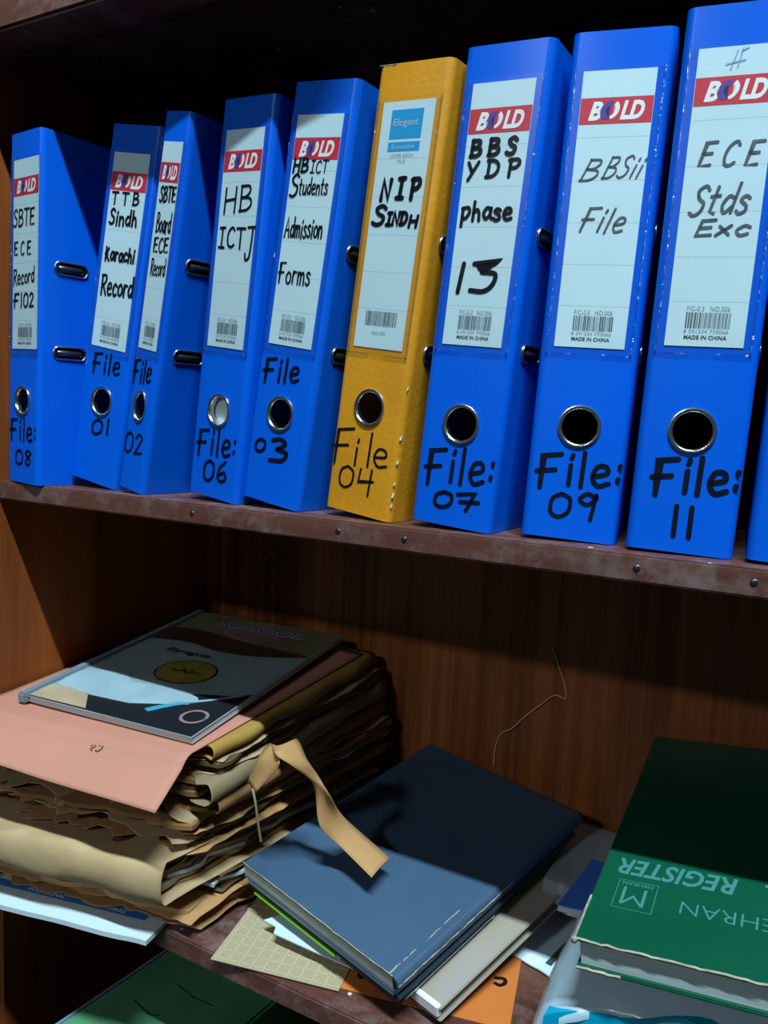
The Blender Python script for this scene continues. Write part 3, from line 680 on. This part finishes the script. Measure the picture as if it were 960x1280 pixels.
# kraft paper strap coming out of the stack and falling onto the dark blue book
t = thing('paper_strap', 'loose kraft paper strap curling from the folder stack onto the dark blue book', 'strap', (-0.38, 0.04, ZL+0.15))
o_ = Vector((-0.38, 0.04, ZL+0.15))
rowsA = [((-0.403, 0.045, -0.27), (-0.383, 0.03, -0.27)), ((-0.39, 0.043, -0.242), (-0.361, 0.034, -0.242)), ((-0.387, 0.058, -0.232), (-0.359, 0.037, -0.232)), ((-0.362, 0.033, -0.228), (-0.368, 0.073, -0.228)), ((-0.348, 0.04, -0.238), (-0.345, 0.059, -0.238)), ((-0.34, 0.057, -0.255), (-0.337, 0.067, -0.255)), ((-0.339, 0.066, -0.27), (-0.325, 0.068, -0.27)), ((-0.331, 0.064, -0.302), (-0.324, 0.093, -0.302)), ((-0.313, 0.074, -0.322), (-0.309, 0.104, -0.320)), ((-0.272, 0.062, -0.333), (-0.271, 0.095, -0.330))]
Ls = catmull([Vector(a) for a, b in rowsA], 6); Rs = catmull([Vector(b) for a, b in rowsA], 6)
bm = bmesh.new(); prev = None
for a, b in zip(Ls, Rs):
    r_ = [bm.verts.new(a + (b-a)*k/4 - o_ + Vector((0, 0, 0.0012*math.sin(k/4*math.pi)))) for k in range(5)]
    if prev:
        for k in range(4): bm.faces.new((prev[k], prev[k+1], r_[k+1], r_[k]))
    prev = r_
o = obj('strap_band', bm, K[0], t, 60); md = o.modifiers.new('solid', 'SOLIDIFY'); md.thickness = 0.0010; md.offset = 0
bm = bmesh.new(); tube(bm, [Vector(p)-o_ for p in catmull([Vector(p) for p in ((-0.383, 0.028, -0.268), (-0.379, 0.022, -0.262), (-0.374, 0.020, -0.272), (-0.372, 0.022, -0.292), (-0.371, 0.026, -0.312))], 6)], 0.0011, 6)
obj('tie_string', bm, K[2], t, 60)

# ---- magazine in a clear cover on the pink folder
FL, FR, BR, BL = Vector((-0.659, -0.011, -0.2195)), Vector((-0.439, 0.004, -0.2195)), Vector((-0.453, 0.295, -0.1895)), Vector((-0.681, 0.304, -0.1895))
X = (FR-FL).normalized(); Y = Vector((-0.0677, 0.9928, 0.0984)); Y = (Y - X*Y.dot(X)).normalized(); Z = X.cross(Y)
TM = 0.0105
t = thing('magazine', 'glossy dark school magazine in a clear cover on top of the pink folder', 'magazine')
t.matrix_world = Matrix.Translation(FL - Z*TM) @ Matrix((X, Y, Z)).transposed().to_4x4()
WM, HM = 0.221, 0.300
bm = bmesh.new(); box(bm, 0.004, WM-0.002, 0.004, HM-0.002, 0.0006, TM-0.0025, 0.0006); obj('pages', bm, M['paper'], t)
M['mag_base'] = link_mat('cover_print_slate', srgb(168, 188, 194), 0.4, noise_amt=0.25, noise_scale=18)
M['mag_dark'] = link_mat('cover_print_dark', srgb(30, 34, 40), 0.4)
M['mag_olive'] = link_mat('cover_print_olive', srgb(158, 152, 112), 0.4, noise_amt=0.45, noise_scale=14)
M['mag_brown'] = link_mat('cover_print_brown', srgb(84, 60, 46), 0.4)
M['mag_gold'] = link_mat('cover_print_gold', srgb(176, 164, 70), 0.4, noise_amt=0.35, noise_scale=60)
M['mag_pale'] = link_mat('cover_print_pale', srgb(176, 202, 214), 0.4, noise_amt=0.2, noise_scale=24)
M['mag_cream'] = link_mat('cover_print_cream', srgb(206, 180, 148), 0.4, noise_amt=0.2, noise_scale=30)
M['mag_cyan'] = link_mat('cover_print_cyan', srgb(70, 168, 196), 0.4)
M['mag_blue'] = link_mat('cover_print_blue', srgb(52, 52, 140), 0.4)
M['mag_mauve'] = link_mat('cover_print_mauve', srgb(176, 140, 140), 0.4, noise_amt=0.4, noise_scale=120)
bm = bmesh.new(); box(bm, 0.002, WM-0.001, 0.002, HM-0.001, TM-0.0024, TM-0.0016); cov = obj('front_cover', bm, M['mag_base'], t)
lv = [0]
def mp():
    lv[0] += 1; z = TM - 0.0016 + 0.00009*lv[0]
    return lambda q: Vector((q.x/1000, q.y/1000, z))
def art(name, pts, mat):
    bm = bmesh.new(); poly(bm, pts, mp()); return raw(name, bm, mat, cov)
cat2 = lambda ps: [tuple(p) for p in catmull([Vector(p) for p in ps], 6)]
art('top_panel', [(2.5, 298)] + [(219, 298), (219, 214)] + cat2([(215, 214), (180, 200), (142, 190), (102, 189), (60, 198), (2.5, 190)]), M['mag_brown'])
art('sky_panel', [(2.5, 298), (219, 298), (219, 218)] + cat2([(205, 222), (172, 224), (127, 227), (56, 238), (2.5, 236)]), M['mag_olive'])
art('dark_panel', [(2.5, 2.5), (219, 2.5), (219, 105)] + cat2([(200, 92), (170, 82), (120, 60), (60, 40), (2.5, 30)]), M['mag_dark'])
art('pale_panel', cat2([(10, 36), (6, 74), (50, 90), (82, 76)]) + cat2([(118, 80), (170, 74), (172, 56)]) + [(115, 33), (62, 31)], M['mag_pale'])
art('cream_panel', [(6, 4), (4, 32), (30, 36), (62, 30), (84, 5)], M['mag_cream'])
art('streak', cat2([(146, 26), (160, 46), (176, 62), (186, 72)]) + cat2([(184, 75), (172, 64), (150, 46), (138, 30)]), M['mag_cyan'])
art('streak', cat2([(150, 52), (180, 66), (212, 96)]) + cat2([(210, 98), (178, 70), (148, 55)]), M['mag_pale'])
art('emblem', [(116 + 37*math.cos(k*math.pi/24), 122 + 32*math.sin(k*math.pi/24)) for k in range(48)], M['mag_dark'])
art('emblem', [(116 + 35*math.cos(k*math.pi/24), 122 + 30*math.sin(k*math.pi/24)) for k in range(48)], M['mag_gold'])
bm = bmesh.new(); hand(bm, ['u1'], 96, 117, 40, 9, 2.2, mp()); raw('emblem_script', bm, M['mag_dark'], cov)
bm = bmesh.new(); lathe = mp()
stroke(bm, [Vector((196 + 13*math.cos(k*math.pi/12), 36 + 13*math.sin(k*math.pi/12))) for k in range(25)], 3.4, lathe); raw('ring_print', bm, M['mag_mauve'], cov)
bm = bmesh.new(); pl_ = mp(); type_mesh(bm, 'SCHOOL', 52, 263, 17, pl_, 132, 0.2, 0.05); raw('title_lettering', bm, M['printwhite'], cov)
bm = bmesh.new(); pl_ = mp(); type_mesh(bm, 'SCHOOL', 53, 263.5, 16, pl_, 130, 0.2, 0.015); raw('title_lettering', bm, M['mag_blue'], cov)
bm = bmesh.new(); pl_ = mp(); rect(bm, 50, 246, 160, 258, pl_); rect(bm, 70, 236, 168, 245, pl_); raw('subtitle_print', bm, M['mag_mauve'], cov)
bm = bmesh.new(); pl_ = mp(); type_mesh(bm, 'Paragon', 52, 163, 11, pl_, 62, 0.1, 0.01); raw('name_lettering', bm, M['mag_dark'], cov)
M['film'] = clear_mat('clear_film', gloss=0.05, rough=0.06, bump=0.12, bscale=14)
bm = bmesh.new(); box(bm, 0.0, WM, 0.0, HM, TM-0.0003, TM); obj('clear_cover', bm, M['film'], t)
M['bar'] = link_mat('slide_bar_plastic', srgb(112, 130, 142), 0.3, coat=0.3)
bm = bmesh.new(); box(bm, -0.006, 0.006, -0.002, HM, -0.0002+0.0006, TM+0.0012, 0.002); obj('slide_bar', bm, M['bar'], t, 40)

# ---- stack under the dark blue book
gm = link_mat('orange_card', srgb(206, 114, 48), 0.65, noise_amt=0.12, noise_scale=14)
t = thing('document_wallet', 'clear gridded plastic wallet with an orange sheet inside at the shelf front edge', 'wallet', (-0.40, -0.009, ZL))
ax = (Vector((-0.165, 0.045, 0)) - Vector((-0.40, -0.009, 0))).normalized(); ay = Vector((-ax.y, ax.x, 0))
W0 = Vector((-0.398, -0.010, ZL))
t.matrix_world = Matrix.Translation(W0) @ Matrix((ax, ay, Vector((0, 0, 1)))).transposed().to_4x4()
bm = bmesh.new(); box(bm, 0.055, 0.274, 0.006, 0.112, 0.0004, 0.0012); sh = obj('orange_sheet', bm, gm, t)
sh['label'] = 'orange sheet with black handwriting'
lk = lambda q: Vector((q.x, q.y, 0.0014))
bm = bmesh.new(); hand(bm, ['u1'], 0.134, 0.020, 0.022, 0.014, 0.003, lk); hand(bm, ['u2'], 0.166, 0.020, 0.013, 0.012, 0.003, lk); hand(bm, ['u3'], 0.190, 0.014, 0.014, 0.012, 0.003, lk)
hand(bm, ['u1'], 0.250, 0.088, 0.014, 0.014, 0.003, lk); hand(bm, ['u3'], 0.254, 0.055, 0.010, 0.012, 0.003, lk); raw('handwriting', bm, M['ink'], sh)
M['gridplastic'] = clear_mat('gridded_plastic', tint=(0.86, 0.85, 0.78, 1), haze=0.72, gloss=0.04, rough=0.25, hazecol=srgb(196, 176, 142))
bm = bmesh.new(); box(bm, 0.0, 0.125, 0.0, 0.20, 0.0020, 0.0025); film = obj('clear_front', bm, M['gridplastic'], t)
M['gridline'] = link_mat('grid_line', srgb(202, 190, 160), 0.5)
bm = bmesh.new(); gp = lambda q: Vector((q.x, q.y, 0.0027))
for k in range(18):
    if k*0.0118 < 0.115: rect(bm, 0.004+k*0.0118, 0.001, 0.0048+k*0.0118, 0.12, gp)
for k in range(9): rect(bm, 0.001, 0.004+k*0.0118, 0.124, 0.0048+k*0.0118, gp)
raw('grid_lines', bm, M['gridline'], film)

BL0 = [Vector((-0.414, 0.054, -0.360)), Vector((-0.209, 0.021, -0.366)), Vector((-0.137, 0.293, -0.319)), Vector((-0.338, 0.317, -0.312))]
by = ((BL0[2]-BL0[1]) + (BL0[3]-BL0[0])*0.4).normalized(); bx = (BL0[1]-BL0[0]); bx = (bx - by*bx.dot(by)).normalized(); bz = bx.cross(by)
BM = Matrix((bx, by, bz)).transposed().to_4x4()
def on_book(dz, dx=0.0, dy=0.0): return Matrix.Translation(BL0[0] + bz*dz + bx*dx + by*dy) @ BM
WB, HB_ = 0.211, 0.284

def hardback(name, label, cat, mw_, wd, hd, th, cover, page, edge=None, spine_side='right', board=0.0028, ov=0.003, rag=None):
    """hard bound book lying flat: top at local z=0; boards, page block and rounded spine"""
    t = thing(name, label, cat); t.matrix_world = mw_ @ Matrix.Translation((0, 0, -th))
    s0, s1 = (0.0, wd) 
    bm = bmesh.new(); box(bm, 0, wd-0.004, 0, hd, th-board, th, 0.0009); obj('front_board', bm, cover, t, 40)
    bm = bmesh.new(); box(bm, 0, wd-0.004, 0, hd, 0, board, 0.0009); obj('back_board', bm, cover, t, 40)
    bm = bmesh.new(); prof = []
    for k in range(13):
        a = -math.pi/2 + math.pi*k/12; prof.append((wd-0.006 + 0.007*math.cos(a), th/2 + (th/2)*math.sin(a)))
    for k in range(12, -1, -1):
        a = -math.pi/2 + math.pi*k/12; prof.append((wd-0.007 + 0.0052*math.cos(a), th/2 + (th/2-0.002)*math.sin(a)))
    r0 = [bm.verts.new((x, 0, z)) for x, z in prof]; r1 = [bm.verts.new((x, hd, z)) for x, z in prof]; n = len(prof)
    for k in range(n): bm.faces.new((r0[k], r0[(k+1) % n], r1[(k+1) % n], r1[k]))
    for k in range(12):
        bm.faces.new((r0[k], r0[k+1], r0[n-2-k], r0[n-1-k])); bm.faces.new((r1[k], r1[k+1], r1[n-2-k], r1[n-1-k]))
    obj('spine', bm, cover, t, 50)
    bm = bmesh.new(); box(bm, ov, wd-0.007, ov, hd-ov, board+0.0002, th-board-0.0002); obj('page_block', bm, page, t)
    if edge:
        rnd = random.Random(5)
        def worn(p0, p1, n=26, r=0.0010):
            p0, p1 = Vector(p0), Vector(p1); pts = [p0 + (p1-p0)*k/n + Vector((rnd.uniform(-1, 1), rnd.uniform(-1, 1), rnd.uniform(-1, 1)))*0.0004 for k in range(n+1)]
            bm = bmesh.new(); tube(bm, pts, r, 5); obj('worn_edge', bm, M['worn'], t, 60)
        for e in edge: worn(*e)
    return t
M['worn'] = link_mat('worn_board_edge', srgb(178, 170, 150), 0.8, noise_amt=0.5, noise_scale=90)
M['navy'] = link_mat('navy_cloth', srgb(64, 88, 114), 0.5, spec=0.35, noise_amt=0.14, noise_scale=9, bump=0.12, bump_scale=500)
def pages_mat(name, c):
    return link_mat(name, srgb(*c), 0.8, noise_amt=0.3, noise_scale=6, stretch=(2, 2, 220))
M['pages_grey'] = pages_mat('page_edges_grey', (206, 212, 202)); M['pages_cool'] = pages_mat('page_edges_cool', (190, 206, 208))
M['teal'] = link_mat('teal_board', srgb(46, 66, 84), 0.6, noise_amt=0.2)
hardback('hardback_register', 'dark blue hardback register with a worn spine, topmost of the middle stack', 'book', on_book(0), WB, HB_, 0.017, M['navy'], M['pages_grey'], ov=0.0008, edge=
         [((WB-0.010, 0.0, 0.0166), (WB-0.010, 0.10, 0.0166), 20, 0.0007), ((WB+0.0006, 0.0, 0.0105), (WB+0.0006, 0.16, 0.0105), 30, 0.0007), ((0.0, 0.0005, 0.0166), (WB-0.006, 0.0005, 0.0166), 20, 0.0006)])
hardback('exercise_book', 'teal edged exercise book lying right under the dark blue register', 'book', on_book(-0.0175, 0.002, 0.002), WB-0.004, HB_-0.01, 0.010, M['teal'], M['pages_cool'], ov=0.001)
M['lime'] = link_mat('lime_card', srgb(110, 172, 30), 0.5)
bmx = on_book(-0.0279, 0.012, 0.000)
t = thing('lime_booklet', 'thin lime green booklet peeking out under the teal exercise book', 'booklet'); t.matrix_world = bmx @ Matrix.Translation((0, 0, -0.004))
bm = bmesh.new(); box(bm, 0.002, 0.12, 0.0, 0.2, 0.0028, 0.004, 0.0004); obj('front_cover', bm, M['lime'], t)
bm = bmesh.new(); box(bm, 0.004, 0.118, 0.003, 0.198, 0.0, 0.0026); obj('pages', bm, M['paper'], t)
# black spring file with a chrome strip under the spine of the register
t = thing('clip_file', 'black clip file with a chrome strip under the register spine', 'file'); t.matrix_world = on_book(-0.0279, 0.135, 0.004) @ Matrix.Translation((0, 0, -0.0045))
bm = bmesh.new(); box(bm, 0.0, 0.072, 0.0, 0.20, 0.0, 0.0040, 0.0008); obj('cover', bm, M['black'], t)
bm = bmesh.new(); tube(bm, [(0.0725, 0.006, 0.0030), (0.0725, 0.13, 0.0030)], 0.0013, 8); obj('chrome_strip', bm, M['chrome'], t, 60)
# grey notebook the register rests on, tilted with it
nB = Vector((-0.182, 0.025, -0.400)); nC = Vector((-0.125, 0.222, -0.368))
ny_ = (nC-nB).normalized(); nx_ = Vector((0.135, -0.021, -0.002)); nx_ = (nx_ - ny_*nx_.dot(ny_)).normalized(); nz_ = nx_.cross(ny_)
NM = Matrix((nx_, ny_, nz_)).transposed().to_4x4()
M['greyboard'] = link_mat('grey_board', srgb(160, 148, 144), 0.7, noise_amt=0.22, noise_scale=10, stretch=(6, 0.7, 1), dark=srgb(156, 142, 120))
M['pages_brown'] = pages_mat('page_edges_brown', (150, 144, 118))
t = thing('notebook', 'thick grey cardboard notebook with a white binding strip, lowest book of the middle stack', 'notebook')
t.matrix_world = Matrix.Translation(nB - nz_*0.014 - nx_*0.150) @ NM
bm = bmesh.new(); box(bm, 0, 0.150, 0, 0.240, 0.0118, 0.014, 0.0008); obj('front_board', bm, M['greyboard'], t)
bm = bmesh.new(); box(bm, 0, 0.150, 0, 0.240, 0.0, 0.0022, 0.0008); obj('back_board', bm, M['greyboard'], t)
bm = bmesh.new(); box(bm, 0.003, 0.146, 0.003, 0.237, 0.0024, 0.0116); obj('page_block', bm, M['pages_brown'], t)
bm = bmesh.new(); box(bm, 0.112, 0.148, -0.0012, 0.004, 0.004, 0.0152, 0.001); obj('binding_strip', bm, M['printwhite'], t)['label'] = 'white binding strip at the front corner'
# folded white sheet between
t = thing('folded_sheet', 'folded white paper sheet sticking out in front of the middle stack', 'paper', (-0.378, 0.043, ZL))
q0 = Vector((-0.380, 0.046, ZL))
t.matrix_world = Matrix.Translation(q0)
bm = bmesh.new()
pts = [(0.0, 0.0), (0.016, -0.002), (0.020, -0.011), (0.072, -0.012), (0.135, -0.012), (0.120, 0.030), (0.02, 0.035)]
lo = [bm.verts.new((x, y+0.0, 0.0148)) for x, y in pts]; hi = [bm.verts.new((x, y, 0.0160)) for x, y in pts]
bm.faces.new(lo[::-1]); bm.faces.new(hi)
for k in range(len(pts)): bm.faces.new((lo[k], lo[(k+1) % len(pts)], hi[(k+1) % len(pts)], hi[k]))
bmesh.ops.triangulate(bm, faces=bm.faces); obj('sheet', bm, M['paper'], t)

# ---- right side: papers, pouch, booklet, bag, packet and the green register
t = thing('paper_sheet', 'pale blue white paper sheet lying flat between the notebook and green register', 'paper', (-0.15, 0.15, ZL))
bm = sheet([Vector(p)-Vector((-0.15, 0.15, ZL)) for p in ((-0.170, 0.150, ZL+0.002), (-0.116, 0.134, ZL+0.002), (-0.085, 0.31, ZL+0.003), (-0.145, 0.32, ZL+0.003))], 0.0015, 14, 14, 0.0005, 5, 0.002)
obj('sheet', bm, link_mat('pale_blue_paper', srgb(214, 230, 244), 0.6), t, 40)
bm = bmesh.new(); f_ = bm.faces.new([bm.verts.new(Vector(p)-Vector((-0.15, 0.15, ZL))) for p in ((-0.131, 0.150, ZL+0.0048), (-0.125, 0.149, ZL+0.0048), (-0.112, 0.225, ZL+0.0050), (-0.117, 0.226, ZL+0.0050))])
raw('printed_stripe', bm, M['dark_print'], t)
M['pouchp'] = clear_mat('frosted_pouch', tint=(0.9, 0.95, 1, 1), haze=0.5, gloss=0.12, rough=0.2, hazecol=srgb(196, 208, 218), bump=0.5, bscale=30)
t = thing('plastic_pouch', 'crumpled clear plastic pouch behind the blue booklet near the back panel', 'pouch', (-0.14, 0.22, ZL))
c0 = Vector((-0.14, 0.22, ZL))
bm = sheet([Vector(p)-c0 for p in ((-0.150, 0.190, ZL+0.030), (-0.092, 0.195, ZL+0.030), (-0.090, 0.322, ZL+0.034), (-0.150, 0.322, ZL+0.034))], lambda s, tt: 0.028, 18, 18, 0.006, 8, 0.006, 0.006)
obj('film', bm, M['pouchp'], t, 50)
bm = sheet([Vector(p)-c0 for p in ((-0.140, 0.225, ZL+0.0045), (-0.098, 0.225, ZL+0.0045), (-0.095, 0.315, ZL+0.0055), (-0.142, 0.315, ZL+0.0055))], 0.026, 10, 10, 0.001, 4, 0.004, 0.004)
obj('contents', bm, K[2], t, 50)
M['bookblue'] = link_mat('booklet_blue', srgb(60, 128, 232), 0.4)
t = thing('blue_booklet', 'small bright blue booklet tucked under the left edge of the green register', 'booklet', (-0.105, 0.16, ZL))
c0 = Vector((-0.105, 0.16, ZL))
hx = [Vector(p)-c0 for p in ((-0.126, 0.160, ZL+0.058), (-0.085, 0.168, ZL+0.058), (-0.085, 0.25, ZL+0.062), (-0.117, 0.25, ZL+0.062))]
bm = bmesh.new(); hexa(bm, hx + [p + Vector((0, 0, 0.0015)) for p in hx]); obj('front_cover', bm, M['bookblue'], t)
bm = bmesh.new(); hexa(bm, [p - Vector((0, -0.0015, 0.006)) for p in hx] + [p - Vector((0, -0.0015, 0.0002)) for p in hx]); obj('pages', bm, M['paper'], t)

# cyan packet and plastic wrapped paper pack under the green register
M['cyanplastic'] = link_mat('cyan_plastic', srgb(0, 172, 214), 0.25, spec=0.6, noise_amt=0.3, noise_scale=12, bump=0.5, bump_scale=25)
t = thing('plastic_packet', 'shiny cyan plastic packet at the bottom right under the wrapped paper', 'packet', (0, 0.03, ZL))
c0 = Vector((0.0, 0.03, ZL))
bm = sheet([Vector(p)-c0 for p in ((-0.088, -0.004, ZL+0.0006), (0.20, 0.044, ZL+0.0006), (0.20, 0.25, ZL+0.0006), (-0.072, 0.22, ZL+0.0006))], lambda s, tt: 0.076 + 0.023*math.sin(min(1, s*2.6)*math.pi/2) + 0.002*math.sin(s*23), 40, 16, 0.0, 6, 0.005, 0.0)
obj('packet_film', bm, M['cyanplastic'], t, 60)
bm = bmesh.new(); 
type_mesh(bm, 'uripe', 0, 0, 0.006, lambda q: Vector((-0.040 + q.x, -0.0035 - c0.y + 0.0 + q.x*0.16, 0.082 + q.y)), 0.03); 
raw('printed_words', bm, M['mag_blue'], t)
M['bagp'] = clear_mat('cloudy_bag', tint=(0.85, 0.95, 1, 1), haze=0.74, gloss=0.10, rough=0.22, hazecol=srgb(204, 226, 240), bump=0.7, bscale=34)
t = thing('wrapped_paper_pack', 'paper pack in cloudy striped plastic under the green register', 'paper pack', (0, 0.03, ZL+0.078))
c0 = Vector((0.0, 0.03, ZL+0.078))
bm = sheet([Vector(p)-c0 for p in ((-0.062, 0.026, ZL+0.104), (0.20, 0.075, ZL+0.104), (0.17, 0.29, ZL+0.104), (-0.070, 0.28, ZL+0.104))], lambda s, tt: 0.014 + 0.022*tt, 16, 12, 0.0, 9, 0.003)
obj('paper_block', bm, M['pages_cool'], t, 40)
bm = sheet([Vector(p)-c0 for p in ((-0.100, -0.006, ZL+0.103), (0.215, 0.040, ZL+0.103), (0.19, 0.30, ZL+0.103), (-0.092, 0.30, ZL+0.103))], lambda s, tt: 0.006 + 0.012*min(1, tt*6) + 0.022*tt, 44, 26, 0.0, 12, 0.005, 0.003, lambda s, tt: -0.016*math.exp(-tt*12) - 0.05*math.exp(-s*16) )
obj('plastic_wrap', bm, M['bagp'], t, 60)

G0, gX, gY = Vector((-0.068, -0.015, -0.270)), Vector((0.9943, 0.0108, 0.1062)), Vector((-0.0216, 0.9947, 0.1009))
gX.normalize(); gY = (gY - gX*gY.dot(gX)).normalized(); gZ = gX.cross(gY)
GM = Matrix.Translation(G0) @ Matrix((gX, gY, gZ)).transposed().to_4x4()
M['green'] = link_mat('green_board', srgb(0, 78, 54), 0.42, noise_amt=0.16, noise_scale=9, bump=0.1, bump_scale=400)
t = hardback('green_register', 'big dark green register with silver lettering on the right', 'book', GM @ Matrix.Rotation(-0.0, 4, 'Z') , 0.235, 0.330, 0.024, M['green'], M['pages_cool'],
   [((0.0, 0.0, 0.0236), (0.225, 0.0, 0.0236), 60, 0.0011), ((0.0, 0.0, 0.0236), (0.0, 0.05, 0.0236), 12, 0.0009), ((0.0, 0.0, 0.0215), (0.0, 0.0, 0.0240), 3, 0.0026), ((0.0, 0.0, 0.0015), (0.03, 0.0, 0.0015), 8, 0.0012), ((0.135, 0.0, 0.0015), (0.14, 0.0, 0.0015), 3, 0.0014)])
M['silverprint'] = link_mat('silver_print', srgb(66, 124, 122), 0.45)
gp = lambda q: Vector((q.x, q.y, 0.0242))
flip = lambda q: gp(Vector((-q.x, -q.y)))
bm = bmesh.new()
# lettering is upside down from this side of the book
type_mesh(bm, 'MEHRAN', -0.138, -0.064, 0.014, flip, 0.076, 0, -0.012)
raw('maker_lettering', bm, M['silverprint'], t)
bm = bmesh.new(); type_mesh(bm, 'REGISTER', -0.097, -0.103, 0.020, flip, 0.086, 0.2, 0.02); type_mesh(bm, 'GENERAL', -0.198, -0.103, 0.020, flip, 0.083, 0.2, 0.02); raw('title_lettering', bm, M['silverprint'], t)
bm = bmesh.new(); type_mesh(bm, 'M', -0.0375, -0.0680, 0.021, flip, 0.017, 0, -0.01)
type_mesh(bm, 'MEHRAN', -0.0405, -0.0745, 0.004, flip, 0.022, 0, 0)
for a, b in (((0.016, 0.042), (0.044, 0.042)), ((0.044, 0.042), (0.044, 0.076)), ((0.044, 0.076), (0.016, 0.076)), ((0.016, 0.076), (0.016, 0.042))): stroke(bm, [Vector(a), Vector(b)], 0.0005, gp)
raw('maker_emblem', bm, M['silverprint'], t)

# ---- compartment below
M['oldgreen'] = link_mat('old_green_board', srgb(92, 158, 112), 0.55, noise_amt=0.35, noise_scale=12, bump=0.2)
M['scuff'] = link_mat('dark_scuff', srgb(38, 66, 50), 0.6)
M['greyblue'] = link_mat('greyblue_plastic', srgb(110, 136, 146), 0.5)
zc = -0.80
t = thing('storage_box', 'dark cardboard box standing below the lower shelf under the green box file', 'box', (-0.50, 0.05, zc))
bm = bmesh.new(); box(bm, -0.10, 0.09, -0.06, 0.24, 0.0006, 0.155, 0.002); obj('box_body', bm, K[4], t)
bm = bmesh.new(); box(bm, -0.102, 0.092, -0.062, 0.242, 0.135, 0.158, 0.002); obj('lid', bm, K[4], t)
t = thing('box_file', 'scuffed green box file in the compartment below the lower shelf', 'file', (-0.52, 0.05, zc+0.1585), (0, 0, -0.08))
bm = bmesh.new(); box(bm, -0.075, 0.085, -0.10, 0.235, 0.0, 0.0722, 0.003); obj('box_body', bm, M['oldgreen'], t, 40)
bm = bmesh.new(); box(bm, -0.083, -0.0755, -0.095, 0.235, 0.004, 0.0700, 0.002); obj('side_rim', bm, M['greyblue'], t, 40)
lk2 = lambda q: Vector((q.x, q.y, 0.0725))
for pts in ([(-0.02, 0.045), (0.01, 0.042), (0.035, 0.046)], [(-0.04, 0.0), (-0.01, -0.004), (0.0, 0.001)], [(0.0, -0.03), (0.012, -0.024), (0.03, -0.032)], [(-0.05, -0.06), (-0.03, -0.056)]):
    bm = bmesh.new(); stroke(bm, [Vector(p) for p in pts], 0.0016, lk2); raw('scuff_mark', bm, M['scuff'], t)
M['purple_b'] = link_mat('dark_purple_board', srgb(44, 38, 72), 0.5)
t = thing('purple_ledger', 'dark purple ledger in the shadow right of the green box file', 'book', (-0.33, 0.08, zc))
bm = bmesh.new(); box(bm, -0.055, 0.10, -0.03, 0.23, 0.19, 0.194, 0.001); obj('front_board', bm, M['purple_b'], t)
bm = bmesh.new(); box(bm, -0.055, 0.10, -0.03, 0.23, 0.0006, 0.005, 0.001); obj('back_board', bm, M['purple_b'], t)
bm = bmesh.new(); box(bm, -0.052, 0.097, -0.027, 0.227, 0.0052, 0.1898); obj('page_block', bm, M['pages_brown'], t)

# ---- loose thread stuck on the back panel
M['thread'] = link_mat('pale_thread', srgb(226, 176, 126), 0.8)
bm = bmesh.new(); y = D-0.0012
pts = catmull([Vector(p) for p in ((-0.196, y, -0.168), (-0.188, y, -0.186), (-0.180, y, -0.205), (-0.177, y, -0.222), (-0.190, y, -0.221), (-0.205, y-0.002, -0.235), (-0.222, y, -0.252), (-0.237, y-0.002, -0.270), (-0.252, y, -0.282), (-0.257, y, -0.300), (-0.258, y, -0.322))], 6)
rel = Vector((-0.22, y, -0.25))
tube(bm, [p-rel for p in pts], 0.0008, 5)
o = obj('loose_thread', bm, M['thread'], None, 60); o.location = rel
tag(o, 'thin pale loose thread stuck on the wooden back panel', 'thread')
